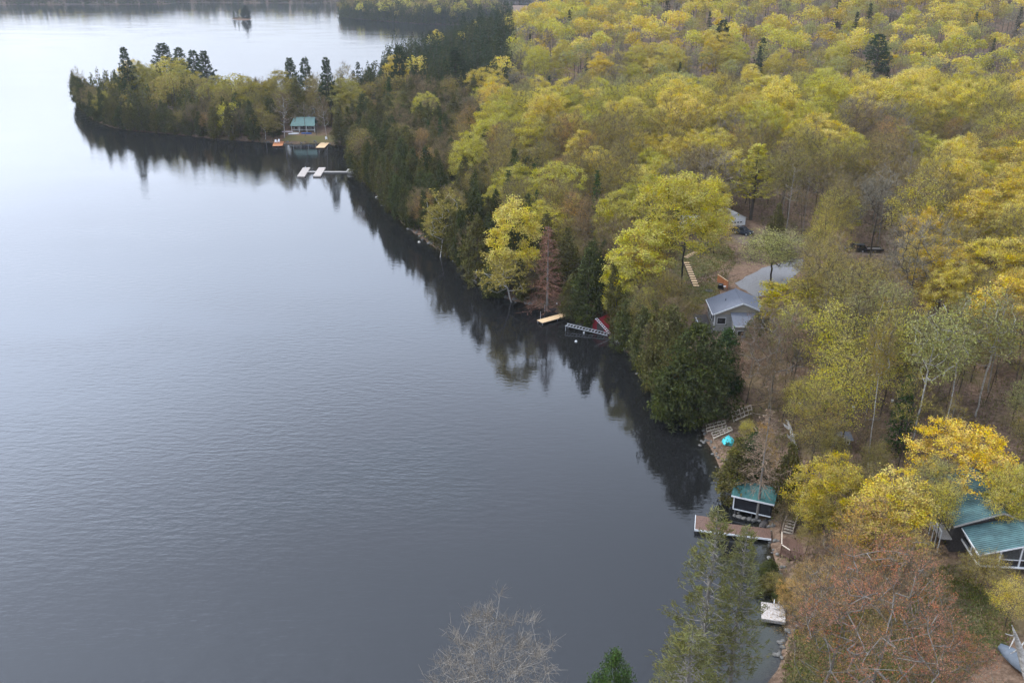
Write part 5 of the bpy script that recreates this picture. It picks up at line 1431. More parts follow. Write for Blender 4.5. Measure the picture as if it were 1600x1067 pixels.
# --- far shore: cottage, docks, chairs
def far_cottage():
    zg = h1(*WG(474, 207)[:2]); 
    A, B = WG(456, 207.5), WG(492, 207); rz, L = axes(A, B)
    t = thing('cottage', 'far cottage with a pale green roof and open porch across the bay', 'house', (A[0], A[1], zg), rz)
    D, e, r = 6.5, 2.5, 5.4
    MB().box(0.3, L - 0.3, 1.9, D, -0.4, e).build('wall', M_GREYWALL, t)
    MB().slab((-0.4, -0.3, e), (L + 0.2, -0.3, e), (L - 0.2, D * 0.55, r), (0.5, D * 0.55, r), 0.12).slab((L + 0.2, D + 0.5, e), (-0.4, D + 0.5, e), (0.5, D * 0.55 + 0.004, r), (L - 0.2, D * 0.55 + 0.004, r), 0.12).build('roof', M_FARGREEN, t)
    for x in (0.1, L * 0.33, L * 0.66, L - 0.1): MB().box(x - 0.1, x + 0.1, 0.0, 0.2, 0.0, e - 0.13).build('porch_post', M_WHITE, t)
    MB().box(0, L, 0.0, 1.88, -0.3, 0.0).build('porch_floor', M_GREYWOOD, t)
    MB().box(0.1, L - 0.1, -0.02, 0.08, 0.85, 0.95).build('porch_rail', M_WHITE, t)
    for k in range(4): window(t, 0.8 + k * 2.2, 2.1 + k * 2.2, 1.9, 0.8, 2.0)
    MB().box(L * 0.46, L * 0.55, 1.84, 1.897, 0.0, 2.1).build('door', M_OLDWOOD, t)
    MB().box(L * 0.62, L * 0.72, D * 0.62, D * 0.72, 4.5, 6.1).build('chimney', M_STONE, t)
far_cottage()
def hung(px, py, w, h, label, name, mat):
    p = WG(px, py); t = thing(name, label, name.replace('_', ' '), p)
    return t, p
def canoe(px, py, label, mat, rz):
    skiff(px, py, 4.2, 0.95, mat, 'canoe', label, rz, 0.55)
canoe(459, 210, 'white upturned canoe in front of the far cottage', M_WHITE, 0.25)
canoe(479, 209.5, 'blue upturned canoe in front of the far cottage', M_BLUE, -0.1)
canoe(449, 207, 'pinkish grey upturned canoe beside the far cottage', M_CLOTH, 0.1)
small_dock([(425.5, 228.5), (441.5, 228), (430, 220)], 0.5, 'dock', 'orange-stained dock with chairs in front of the far cottage', M_ORANGE, pw=0.2)
small_dock([(493, 231), (507, 231), (503, 223)], 0.4, 'dock', 'pale tan dock in front of the far cottage\'s lawn', M_TAN, pw=0.2)
def chair(px, py, z, rz, label, mat=M_WHITE, group=None):
    p = WZ(px, py, z); t = thing('chair', label, 'chair', p, rz, group); s = 1.25
    for x in (-0.28, 0.28):
        MB().beam((x * s, -0.3 * s, 0), (x * s, -0.28 * s, 0.55 * s), 0.09, 0.09).build('leg', mat, t); MB().beam((x * s, 0.4 * s, 0), (x * s, 0.2 * s, 0.35 * s), 0.09, 0.09).build('leg', mat, t)
        MB().box(x * s - 0.08, x * s + 0.08, -0.36 * s, 0.32 * s, 0.56 * s, 0.6 * s).build('armrest', mat, t)
    MB().hexa([(-0.26 * s, -0.28 * s, 0.32 * s), (0.26 * s, -0.28 * s, 0.32 * s), (0.26 * s, 0.24 * s, 0.22 * s), (-0.26 * s, 0.24 * s, 0.22 * s), (-0.26 * s, -0.28 * s, 0.37 * s), (0.26 * s, -0.28 * s, 0.37 * s), (0.26 * s, 0.24 * s, 0.27 * s), (-0.26 * s, 0.24 * s, 0.27 * s)]).build('seat', mat, t)
    MB().hexa([(-0.28 * s, 0.2 * s, 0.27 * s), (0.28 * s, 0.2 * s, 0.27 * s), (0.28 * s, 0.26 * s, 0.27 * s), (-0.28 * s, 0.26 * s, 0.27 * s), (-0.26 * s, 0.46 * s, 1.0 * s), (0.26 * s, 0.46 * s, 1.0 * s), (0.26 * s, 0.52 * s, 1.0 * s), (-0.26 * s, 0.52 * s, 1.0 * s)]).build('backrest', mat, t)
chair(431, 224, 0.5, 0.2, 'white chair on the orange dock, nearer its outer corner', group='white chairs on the orange dock')
chair(435.5, 223.3, 0.5, -0.1, 'white chair on the orange dock, nearer the shore', group='white chairs on the orange dock')
chair(510, 219, 0.9, 0.3, 'white chair on the rocks behind the far tan dock')
def white_docks():
    z = 0.4; A, B = WZ(476, 268.3, z), WZ(548, 268.3, z); rz, L = axes(A, B)
    t = thing('floating_dock', 'white floating dock of two slanting platforms joined by a long walkway', 'dock', (A[0], A[1], 0), rz)
    planks(t, L, 1.3, z, 0.2, mat=M_GREYWOOD, name='walkway', y0=-0.65)
    MB().box(0.2, L, -0.6, 0.6, 0.05, z - 0.05).build('float', M_GREYWOOD, t)
    for c in ([(464, 275.5), (473.5, 262), (485, 261.7), (476, 275.8)], [(489, 275), (498, 262), (509, 261.7), (501, 275)]):
        P = [WZ(px, py, z + 0.08) for px, py in c]; ca, sa = math.cos(-rz), math.sin(-rz)
        q = [((p[0] - A[0]) * ca - (p[1] - A[1]) * sa, (p[0] - A[0]) * sa + (p[1] - A[1]) * ca) for p in P]
        q = [q[0], q[3], q[2], q[1]]
        pf = MB().prism(q, 0.08, z + 0.03).build('platform', M_WORNPAINT, t)
        n = 26; mb = MB()
        for k in range(n):
            s0, s1 = k / n + 0.004, (k + 1) / n - 0.004
            l = lambda a, b, s: (a[0] + (b[0] - a[0]) * s, a[1] + (b[1] - a[1]) * s)
            mb.prism([l(q[0], q[3], s0), l(q[1], q[2], s0), l(q[1], q[2], s1), l(q[0], q[3], s1)], z + 0.034, z + 0.08 + random.uniform(-.006, .006))
        mb.build('decking', M_WORNPAINT, pf, kind='stuff')
    MB().tube([(-0.3, 3.0, z), (-0.3, 3.0, 1.5)], 0.1, 6).build('post', M_WHITE, t)
white_docks()
free_boulder(550.5, 270, 1.9, 'big pale boulder at the landward end of the white floating dock', True)
free_boulder(589, 309, 0.55, 'pale boulder at the foot of the cedars beyond the white-limbed birch', True)
free_boulder(655, 379, 0.45, 'pale boulder at the water just left of the white-limbed birch', True)
free_boulder(1083.5, 660, 0.55, 'pale stone standing in the water off the dock frames', True, z=0.1)
def far_boathouse():
    p = WZ(184, 5.8, 0.0); t = thing('boathouse', 'tiny pale boathouse on the far shore at the top left', 'boathouse', p, 0.0)
    MB().box(-5, 5, 0, 7, 0.3, 3.0).build('wall', M_WHITE, t)
    MB().slab((-5.6, -0.6, 2.9), (5.6, -0.6, 2.9), (5.6, 3.5, 5), (-5.6, 3.5, 5), 0.15).slab((5.6, 7.6, 2.9), (-5.6, 7.6, 2.9), (-5.6, 3.51, 5), (5.6, 3.51, 5), 0.15).build('roof', M_GREYWALL, t)
    MB().box(-3.5, 3.5, -0.1, -0.01, 0.4, 2.6).build('door', M_OLDWOOD, t)
far_boathouse()
def shore_rocks():
    """loose stones along the water's edge"""
    mbv, mbf, off = [], [], 0
    base = [np.array([v.co for v in m.vertices]) for m in BOULDERS]; faces = [np.array([list(p.vertices) for p in m.polygons]) for m in BOULDERS]
    P = P_MAIN; segs = [(P[i], P[i + 1]) for i in range(9, 60)]
    rng = np.random.default_rng(5)
    for a, b in segs:
        L = np.hypot(*(b - a)); near = a[1] < 130
        for k in range(int(L * (2.2 if near else 0.7))):
            s = rng.uniform(); q = a + (b - a) * s + rng.normal(size=2) * 0.6
            r = rng.uniform(0.1, 0.36) if near else rng.uniform(0.2, 0.6)
            i = rng.integers(0, 5); an = rng.uniform(0, 6.28); c, s_ = math.cos(an), math.sin(an)
            v = base[i] * r; v = np.stack([v[:, 0] * c - v[:, 1] * s_, v[:, 0] * s_ + v[:, 1] * c, v[:, 2]], 1)
            mbv.append(v + np.array([q[0], q[1], max(gheight(q[0], q[1]), -0.1) + r * 0.1])); mbf.append(faces[i] + off); off += len(v)
    o = link('shore_stones', mesh_arrays('shore_stones', np.concatenate(mbv), [np.concatenate(mbf)], M_STONE)); tag(o, 'loose grey stones along the water\'s edge', kind='stuff')
shore_rocks()
# ------------------------------------------------------------------ trees one can single out in the photograph
# near bank, bottom of the picture
hero('openpine', 1122, 793, 138, PINE, 'tall open white pine in front of the brown dock, the left one of two', base=(1112, 1075), var=0)
hero('openpine', 1172, 822, 108, PINE, 'open white pine in front of the brown dock, the right one of two', base=(1160, 1072), var=1)
hero('openpine', 1078, 985, 165, PINE, 'lower bushy pine at the bottom edge left of the two tall pines', H=13, var=2)
hero('finebare', 756, 962, 225, (0.20, 0.165, 0.135), 'leafless grey tree rising in front of the dark lake at the bottom edge', H=17, var=0)
hero('roundcedar', 962, 1016, 70, (0.075, 0.115, 0.032), 'rounded bright green conifer top at the bottom edge right of the leafless grey tree', H=9, var=1)
hero('budding', 1400, 866, 270, PINK, 'large rusty pink budding tree in the middle of the lawn', base=(1392, 1125), var=0)
hero('budding', 1322, 835, 120, ORAN, 'orange-tinged budding tree right of the waterside deck', base=(1320, 985), var=1)
hero('budding', 1318, 890, 215, ORAN, 'orange-brown budding tree standing close to the shore right of the swim raft', base=(1318, 1075), var=2)
hero('budding', 1500, 975, 150, PINK, 'rusty pink budding tree by the bottom edge left of the covered boat', base=(1502, 1130), var=1)
hero('budding', 1440, 845, 120, ORAN, 'pale rusty budding tree against the lower corner of the green-roofed cottage', base=(1440, 985), var=0)
hero('thin', 1375, 800, 120, ORAN, 'thin orange-yellow tree behind the large rusty pink tree', base=(1372, 935), var=1)
hero('maple', 1412, 748, 150, YELL, 'bright pale yellow maple left of the green-roofed cottage', base=(1408, 905), var=0)
hero('maple', 1314, 712, 125, GOLD, 'golden maple with a broken crown above the boathouse bank', base=(1314, 850), var=1)
hero('thin', 1285, 768, 75, YELL, 'thin yellow tree on the bank behind the boathouse', base=(1288, 850), var=2)
hero('maple', 1518, 658, 165, (0.60, 0.40, 0.03), 'large golden maple behind the green-roofed cottage', base=(1515, 795), var=2)
hero('thin', 1487, 742, 70, YELL, 'thin yellow tree with bare dark limbs in front of the green roof', base=(1497, 868), var=0)
hero('maple', 1598, 728, 85, LIME, 'yellow-green maple overhanging the right end of the green roof', base=(1605, 862), var=3)
hero('thin', 1590, 905, 75, YELL, 'yellow sapling at the right edge above the white birch trunk', H=6, var=3)
hero('thin', 1578, 742, 66, YELL, 'thin yellow tree over the right half of the upper green roof', base=(1585, 868), var=1)
hero('thin', 1545, 868, 95, OLIV, 'olive shrubby tree under the porch of the green-roofed cottage', H=5, var=2)
for px, pt, w, h_, k, col, lab in ((1215, 892, 38, 3.2, 'thin', OLIV, 'olive shrub on the bank just below the waterside deck'), (1240, 905, 52, 3.5, 'bare', ORAN, 'orange-brown twiggy shrub on the bank below the waterside deck'),
        (1233, 925, 36, 2.6, 'thin', ORAN, 'low orange-leaved shrub on the bank behind the swim raft'), (1222, 908, 30, 2.4, 'cedar', CEDR, 'small dark evergreen shrub on the bank above the swim raft'), (1262, 930, 60, 3.8, 'bare', TWIG, 'grey-brown twiggy shrub right of the swim raft'),
        (1262, 880, 40, 3.6, 'thin', ORAN, 'orange-leaved shrub at the right edge of the waterside deck'), (1205, 868, 34, 3.0, 'cedar', CEDR, 'dark evergreen shrub under the dock\'s landward end'), (1200, 888, 30, 3.0, 'cedar', CEDO, 'olive evergreen shrub on the shore below the dock'),
        (1265, 815, 44, 4.5, 'thin', OLIV, 'olive shrub right of the deck steps'), (1225, 790, 40, 4.0, 'bare', TWIG, 'brown twiggy shrub right of the boathouse'), (1245, 770, 46, 4.5, 'thin', OLIV, 'olive shrub on the bank below the right-hand olive cedar'),
        (1278, 655, 56, 7.0, 'bare', TWIG, 'brown twiggy tree right of the white birch log'), (1203, 690, 42, 6.0, 'bare', ORAN, 'orange-brown bushy tree left of the white birch log'), (1300, 740, 60, 6.0, 'thin', OLIV, 'olive tree just behind the broken-crowned golden maple'),
        (1360, 640, 70, 7.5, 'bare', TWIG, 'low brown twiggy tree right of the tall forked ash'), (1375, 690, 60, 6.5, 'thin', OLIV, 'low olive tree left of the slender aspen\'s foot'), (1262, 575, 60, 8.0, 'bare', RUST, 'low pinkish-brown tree below the broad brownish-pink one')):
    hero(k, px, pt, w, col, lab, H=h_)
# open wood right of centre
hero('thin', 1338, 530, 128, LIME, 'tall yellow-green ash with a dark forked trunk above the grey garden shed', base=(1322, 722), var=3)
hero('aspen', 1402, 470, 62, OLIV, 'slender grey-green aspen with a long pale bare trunk', base=(1388, 735), var=0)
hero('aspen', 1470, 470, 105, PALE, 'pale green aspen with a white trunk, the left one of three above the golden maple', base=(1457, 705), var=1)
hero('aspen', 1518, 462, 85, PALE, 'pale green aspen with a white trunk, the middle one of three above the golden maple', base=(1504, 672), var=2)
hero('aspen', 1568, 452, 100, PALE, 'pale green leaning aspen, the right one of three above the golden maple', base=(1530, 652), var=0)
hero('spruce', 1424, 582, 70, GREN, 'small dark spruce standing in the open wood', base=(1420, 706), var=0)
hero('bare', 1445, 335, 112, TWGR, 'big leafless grey tree with a pale double trunk in the open brown wood', base=(1432, 500), var=1)
hero('bare', 1382, 268, 95, TWGR, 'tall leafless tree with a leaning pale trunk behind the black car', base=(1365, 405), var=2)
hero('budding', 1222, 478, 150, RUST, 'broad brownish-pink tree between the round cedars and the open wood', base=(1222, 640), var=2)
hero('bare', 1178, 525, 80, RUST, 'smaller brownish twiggy tree behind the round green cedar', base=(1185, 630), var=3)
hero('thin', 1306, 668, 62, OLIV, 'olive tree hiding the front of the grey garden shed', H=9, var=2)
hero('thin', 1283, 612, 95, OLIV, 'olive-grey twiggy tree beside the grey garden shed', base=(1272, 745), var=1)
hero('highlarch', 1205, 632, 82, (0.19, 0.14, 0.095), 'leafless larch with a straight pale trunk behind the boathouse', base=(1207, 812), var=0)
hero('cedar', 1158, 682, 62, CEDO, 'olive cedar between the turquoise dinghy and the boathouse', base=(1158, 782), var=0)
hero('cedar', 1182, 668, 52, GREN, 'green cedar right behind the boathouse roof', base=(1180, 765), var=2)
hero('cedar', 1240, 690, 58, CEDO, 'olive cedar right of the boathouse', base=(1237, 800), var=1)
hero('thin', 1170, 655, 38, LIME, 'small bright green bush right of the turquoise dinghy', H=4, var=0)
hero('bare', 1195, 660, 40, ORAN, 'small orange-brown shrub beside the uppermost dock frame', H=4, var=0)
hero('thin', 1250, 590, 60, LIME, 'small yellow-green tree beside the navy covered grill', H=9, var=3)
hero('bare', 1303, 622, 48, PINK, 'small pinkish shrub left of the tall yellow-green ash', H=5, var=1)
# round cedars by the water
hero('roundcedar', 1096, 505, 118, CEDR, 'big round dark green cedar at the water below the grey cottage', base=(1100, 657), var=0)
hero('roundcedar', 1048, 478, 88, CEDO, 'round olive-topped cedar left of the big round dark cedar', base=(1043, 612), var=1)
hero('cedar', 1065, 545, 70, CEDR, 'low dark cedar hanging over the water below the big round one', base=(1072, 652), var=2)
hero('roundcedar', 1140, 512, 62, GREN, 'bright green cedar under the grey cottage\'s lean-to roof', base=(1145, 610), var=0)
hero('cedar', 992, 462, 58, CEDR, 'dark cedar at the water right of the red boat shed', base=(986, 546), var=3)
hero('thin', 1075, 460, 60, OLIV, 'thin olive tree in front of the grey cottage\'s deck', H=8, var=0)
# around the grey cottage
hero('bigmaple', 1078, 265, 162, LIME, 'big yellow-green maple with a dark forked trunk above the wooden steps', base=(1092, 470), var=4)
hero('clumpy', 1000, 358, 118, LIME, 'yellow-green clumped maple between the red boat shed and the wooden steps', base=(990, 500), var=0)
hero('clumpy', 968, 412, 60, LIME, 'smaller yellow-green maple at the water side of the clumped one', base=(968, 512), var=1)
hero('pine', 1186, 225, 78, LIME, 'yellow-green layered pine behind the white garage', base=(1186, 345), var=1)
hero('thin', 1120, 335, 75, GOLD, 'low orange-yellow tree left of the white garage', H=9, var=2)
hero('thin', 1215, 356, 140, PALE, 'pale tan-green willow beside the gravel drive', H=12, var=0)
hero('clumpy', 1240, 436, 140, (0.33, 0.28, 0.02), 'vivid yellow layered tree at the right end of the gravel drive', base=(1248, 535), var=2)
hero('cedar', 1192, 482, 50, CEDO, 'small olive cedar at the right corner of the grey cottage', H=6, var=4)
hero('thin', 1310, 296, 72, OLIV, 'olive-orange tree at the end of the gravel drive', base=(1305, 415), var=1)
# shore towards the bay
hero('larch', 857, 348, 74, (0.21, 0.115, 0.078), 'rust-red leafless larch above the tan dock', base=(857, 486), var=1)
hero('cedar', 922, 388, 66, CEDR, 'dark cedar between the rust-red larch and the red boat shed', base=(920, 503), var=0)
hero('cedar', 895, 425, 42, CEDO, 'small olive cedar right of the rust-red larch', base=(896, 497), var=3)
hero('clumpy', 806, 312, 100, YELL, 'bright yellow clumped maple on the cedar shore', base=(806, 462), var=1)
hero('birch', 800, 388, 80, OLIV, 'leaning white-stemmed birch below the bright yellow clumped maple', base=(828, 468), var=0, tilt=(0.0, -0.18))
hero('cedar', 745, 335, 58, CEDO, 'olive cedar left of the small grey boat shed', base=(738, 442), var=1)
hero('cedar', 772, 395, 40, CEDR, 'narrow dark cedar just right of the small grey boat shed', base=(775, 462), var=4)
hero('birch', 684, 306, 66, OLIV, 'birch with spreading white limbs on the cedar shore', base=(700, 402), var=1, rz=0.3)
# far peninsula
hero('birch', 351, 158, 30, LIME, 'white-stemmed birch with yellow-green leaves on the far shore left of the far cottage', base=(352, 216), var=0)
hero('birch', 410, 172, 38, OLIV, 'white-limbed birch leaning over the far shore left of the orange dock', base=(412, 219), var=1)
hero('sparse', 472, 160, 34, TWIG, 'thin dark-stemmed leafless tree in front of the far cottage', base=(472, 214), var=0)
hero('sparse', 490, 158, 34, TWIG, 'leafless tree at the right corner of the far cottage', base=(491, 212), var=1)
hero('birch', 437, 140, 36, TWIG, 'tall bare white birch beside the far orange dock', base=(440, 216), var=0)
hero('birch', 506, 152, 22, TWIG, 'single bare white birch trunk behind the far tan dock', base=(506, 219), var=1)
for px, pt, w, nm in ((248, 56, 55, 'leftmost tall white pine on the crest of the far peninsula'), (276, 62, 40, 'white pine second from the left on the crest of the far peninsula'), (300, 66, 42, 'white pine third from the left on the crest of the far peninsula'),
                      (318, 78, 40, 'white pine fourth from the left on the crest of the far peninsula'), (192, 74, 34, 'lone white pine near the tip of the far peninsula'), (452, 82, 40, 'left white pine of the right crest group on the far peninsula'),
                      (474, 86, 36, 'middle white pine of the right crest group on the far peninsula'), (510, 90, 34, 'right white pine of the right crest group on the far peninsula')):
    hero('pine', px, pt, w, (0.045, 0.062, 0.025), nm, H=27)
hero('maple', 268, 76, 80, LIME, 'large rounded yellow-green maple below the crest pines of the far peninsula', H=23, var=5)
hero('maple', 205, 88, 62, YELL, 'yellow maple left of the crest pines on the far peninsula', H=21, var=0)
# dark conifers standing out of the far forest
hero('pine', 1130, 38, 42, DARK, 'dark pine beyond the ridge, left of the broad dark conifer', H=24)
hero('spruce', 1194, 55, 58, DARK, 'broad dark conifer in the yellow forest beyond the ridge', H=20, var=2)
hero('pine', 1375, 55, 58, (0.045, 0.065, 0.025), 'tall green white pine standing above the ridge', H=26)
hero('spruce', 1389, 105, 28, DARK, 'small dark spruce at the foot of the tall green white pine', H=12)
hero('spruce', 934, 262, 40, GREN, 'dark green spruce among golden trees left of the big maple', H=18, var=1)
hero('spruce', 826, 300, 48, CEDR, 'dark spruce behind the bright yellow clumped maple', H=18, var=0)

# ------------------------------------------------------------------ the rest of the wood, by zones of the place
def in_px_poly(poly, px, py):
    c = False; n = len(poly)
    for i in range(n):
        x1, y1 = poly[i]; x2, y2 = poly[(i + 1) % n]
        if (y1 > py) != (y2 > py) and px < (x2 - x1) * (py - y1) / (y2 - y1) + x1: c = not c
    return c
# open places: no tree stands there
CLEAR = [poly_world(p) for p in (
    [(1085, 440), (1150, 430), (1215, 405), (1300, 392), (1270, 440), (1215, 475), (1180, 520), (1100, 530)],)]
CLEAR = [np.array([WG(px, py)[:2] for px, py in p]) for p in (
    [(1040, 440), (1070, 385), (1150, 372), (1165, 395), (1215, 405), (1300, 394), (1270, 432), (1215, 475), (1185, 520), (1100, 530), (1060, 490)],
    [(1120, 335), (1185, 335), (1200, 380), (1130, 380)],
    [(1060, 345), (1100, 345), (1100, 372), (1060, 372)],
    [(1240, 870), (1470, 870), (1500, 750), (1660, 750), (1660, 1150), (1200, 1150)],
    [(1080, 630), (1185, 625), (1190, 700), (1095, 700)],
    [(1140, 775), (1215, 775), (1290, 870), (1290, 960), (1180, 960)],
    [(430, 225), (530, 226), (530, 200), (430, 200)],
    [(830, 500), (965, 520), (960, 480), (850, 472)],
    [(1320, 384), (1385, 384), (1385, 402), (1320, 402)],
    [(1270, 690), (1330, 690), (1330, 725), (1270, 725)],
)]
# things the wood in front of them leaves open to view: (pixel box, how far off)
def dist_of(px, py): p = WG(px, py); return math.hypot(p[0], p[1])
VIEWS = [(b, dist_of(*q)) for b, q in (
    ((1092, 440, 1185, 512), (1128, 497)), ((1145, 412, 1240, 462), (1190, 445)), ((1128, 334, 1182, 376), (1150, 357)), ((1066, 385, 1102, 450), (1080, 430)), ((1118, 432, 1140, 456), (1128, 446)),
    ((1142, 750, 1212, 845), (1175, 800)), ((1088, 630, 1180, 700), (1130, 668)), ((1492, 745, 1600, 890), (1530, 884)), ((1225, 630, 1250, 705), (1240, 680)),
    ((450, 183, 495, 212), (474, 207)), ((420, 205, 530, 232), (470, 225)), ((835, 470, 955, 525), (890, 500)), ((740, 415, 755, 445), (748, 437)), ((1326, 380, 1376, 400), (1345, 394)), ((1064, 340, 1098, 362), (1080, 360)),
    ((1290, 660, 1320, 712), (1300, 712)), ((1448, 580, 1482, 700), (1457, 705)), ((1496, 580, 1530, 668), (1504, 672)), ((1528, 580, 1560, 645), (1530, 652)), ((1383, 570, 1408, 725), (1388, 735)), ((1312, 620, 1345, 715), (1322, 722)), ((1420, 430, 1450, 495), (1432, 500)))]
def blocked(x, y, z, H, R):
    px, pb, dep = pix(x, y, z); pxt, ptp, _ = pix(x, y, z + H); w = R * FOC / dep * 0.9; d = math.hypot(x, y)
    for (a, b, c, e), dd in VIEWS:
        if d < dd - 1.5 and px + w > a and px - w < c and ptp < e and pb > b: return True
    return False
def zone(px, py, d, x, y):
    """what grows where, from the crown's place in the wood: list of (kind, colour, weight, height)"""
    r = random.random()
    if y > 335 and px < 552:                                          # far peninsula
        if d < 16: return [('cedar', CEDR, 3, 14), ('cedar', CEDO, 4, 14), ('thin', OLIV, 1.2, 13), ('bare', TWIG, 1, 13)]
        return [('maple', LMOL, 3, 19), ('cedar', CEDO, 4, 17), ('thin', OLIV, 2, 18), ('bare', TWIG, 2.4, 17), ('thin', LMOL, 1.5, 18)]
    if y > 400 and (d < 75 or px < 690) and px < 800 and py < 150:                             # dark conifers on the point
        return [('spruce', DARK, 4, 20), ('cedar', DKCD, 8, 19), ('maple', YELL, 0.5, 20), ('pine', DARK, 1.2, 24)]
    if d < 13 and y > 165 and px < 960: return [('cedar', CEDR, 5, 13), ('cedar', CEDO, 5, 12.5), ('bare', TWIG, 1.0, 11), ('thin', OLIV, 0.8, 11)]
    if px < 760 and y > 165: return [('cedar', CEDO, 5, 15), ('cedar', CEDR, 3, 15), ('bare', TWIG, 3.2, 15), ('thin', OLIV, 2, 16), ('thin', ORAN, 1.0, 14), ('maple', LIME, 0.8, 16), ('spruce', GREN, 0.8, 16)]
    if px < 900 and y > 165 and py > 200: return [('thin', OLIV, 3, 15), ('bare', TWIG, 3, 15), ('thin', ORAN, 2, 15), ('cedar', CEDR, 2, 14), ('maple', LIME, 2, 16), ('maple', YELL, 1.4, 15), ('spruce', GREN, 1, 16)]
    if 330 < y < 440 and px > 780: return [('thin', OLIV, 4, 17), ('bare', TWGR, 3.4, 16), ('thin', PALE, 3, 17), ('bare', TWIG, 2, 16), ('maple', YELL, 1.6, 16), ('maple', LIME, 1.2, 17), ('spruce', DARK, 0.5, 15)]
    if 262 < y <= 330 and px > 780: return [('maple', YELL, 5, 17.5), ('maple', LIME, 4, 17.5), ('clumpy', YELL, 2, 17), ('thin', LIME, 2, 17.5), ('thin', OLIV, 0.8, 17)]
    if py < 128 or y > 345:                                           # beyond the ridge
        return [('maple', YELL, 4, 18), ('maple', LIME, 3, 18), ('thin', PALE, 3, 18), ('bare', TWGR, 3.4, 17), ('thin', OLIV, 3, 18), ('maple', GOLD, 1.5, 18), ('spruce', DARK, 0.25, 19)]
    if 1180 < px < 1440 and 225 < py < 300 and y < 330: return [('sparse', TWIG, 3, 17), ('bare', TWIG, 2, 16), ('thin', OLIV, 3, 17), ('maple', LIME, 1.2, 17)]
    if 1225 < px < 1440 and 300 < py < 600: return [('sparse', TWIG, 4, 16.5), ('thin', OLIV, 3.2, 16), ('sparse', RUST, 1, 15.5), ('sparse', OLIV, 2.4, 15), ('thin', PALE, 1.2, 15), ('thin', LIME, 0.9, 15)]
    if px >= 1440 and 300 < py < 480: return [('maple', GOLD, 4, 16.5), ('maple', YELL, 3, 17), ('thin', OLIV, 2, 16), ('bare', TWIG, 1, 16)]
    if px > 1225 and py >= 480: return [('sparse', TWIG, 3.5, 14), ('sparse', OLIV, 2, 12), ('thin', OLIV, 2.4, 11), ('thin', PALE, 1, 12)]
    if py < 300: return [('maple', YELL, 3.6, 17), ('maple', LIME, 3.6, 17.5), ('maple', GOLD, 1.4, 16.5), ('clumpy', YELL, 1.8, 16.5), ('thin', OLIV, 3, 17), ('thin', LIME, 1.6, 17), ('bare', TWIG, 2, 16), ('bare', TWGR, 1, 16), ('thin', ORAN, 1.2, 15)]
    return [('maple', LIME, 2, 16), ('thin', OLIV, 2.5, 15), ('bare', TWIG, 3, 15), ('maple', GOLD, 1.2, 15), ('cedar', CEDO, 0.8, 12)]
COLOUR_WORD = {id(YELL): 'yellow', id(LIME): 'yellow-green', id(LMOL): 'dull yellow-green', id(GOLD): 'golden', id(OLIV): 'olive', id(PALE): 'pale green', id(ORAN): 'orange-tinged', id(TWIG): 'brown-grey', id(TWGR): 'grey', id(RUST): 'brownish-pink', id(CEDR): 'dark green', id(DKCD): 'blackish green', id(CEDO): 'olive', id(DARK): 'dark', id(GREN): 'green', id(PINE): 'green', id(PINK): 'rusty pink'}
SPECIES_WORD = {'maple': 'maple in leaf', 'thin': 'thin-leaved ash', 'bare': 'leafless tree', 'sparse': 'tall-stemmed leafless tree', 'clumpy': 'clump-leaved maple', 'cedar': 'cedar', 'spruce': 'spruce', 'pine': 'pine', 'budding': 'budding tree'}
def where(px, py, d, x, y):
    if y > 335 and px < 552: return 'on the far peninsula'
    if y > 400 and (d < 75 or px < 690) and px < 830 and py < 150: return 'on the dark point by the upper lake'
    if d < 13 and px < 960: return 'along the cedar shore above the water'
    if px < 760: return 'in the wood behind the cedar shore'
    if px < 900 and py > 200: return 'in the mixed wood behind the yellow clumped maple'
    if py < 128 or y > 345: return 'in the forest beyond the ridge'
    if 1225 < px < 1440 and 300 < py < 600: return 'in the open brown wood around the black car'
    if px >= 1440 and 300 < py < 480: return 'in the golden wood at the right edge'
    if px > 1225 and py >= 480: return 'in the open wood above the golden maples'
    if py < 300: return 'on the wooded ridge above the grey cottage'
    return 'in the wood around the grey cottage'

class Grid:
    def __init__(s, c): s.c = c; s.d = {}
    def near(s, x, y, r):
        i, j = int(x // s.c), int(y // s.c); k = int(r // s.c) + 1
        for a in range(i - k, i + k + 1):
            for b in range(j - k, j + k + 1):
                for (u, v, q) in s.d.get((a, b), ()):
                    if (u - x) ** 2 + (v - y) ** 2 < (0.5 * (r + q)) ** 2: return True
        return False
    def put(s, x, y, q): s.d.setdefault((int(x // s.c), int(y // s.c)), []).append((x, y, q))
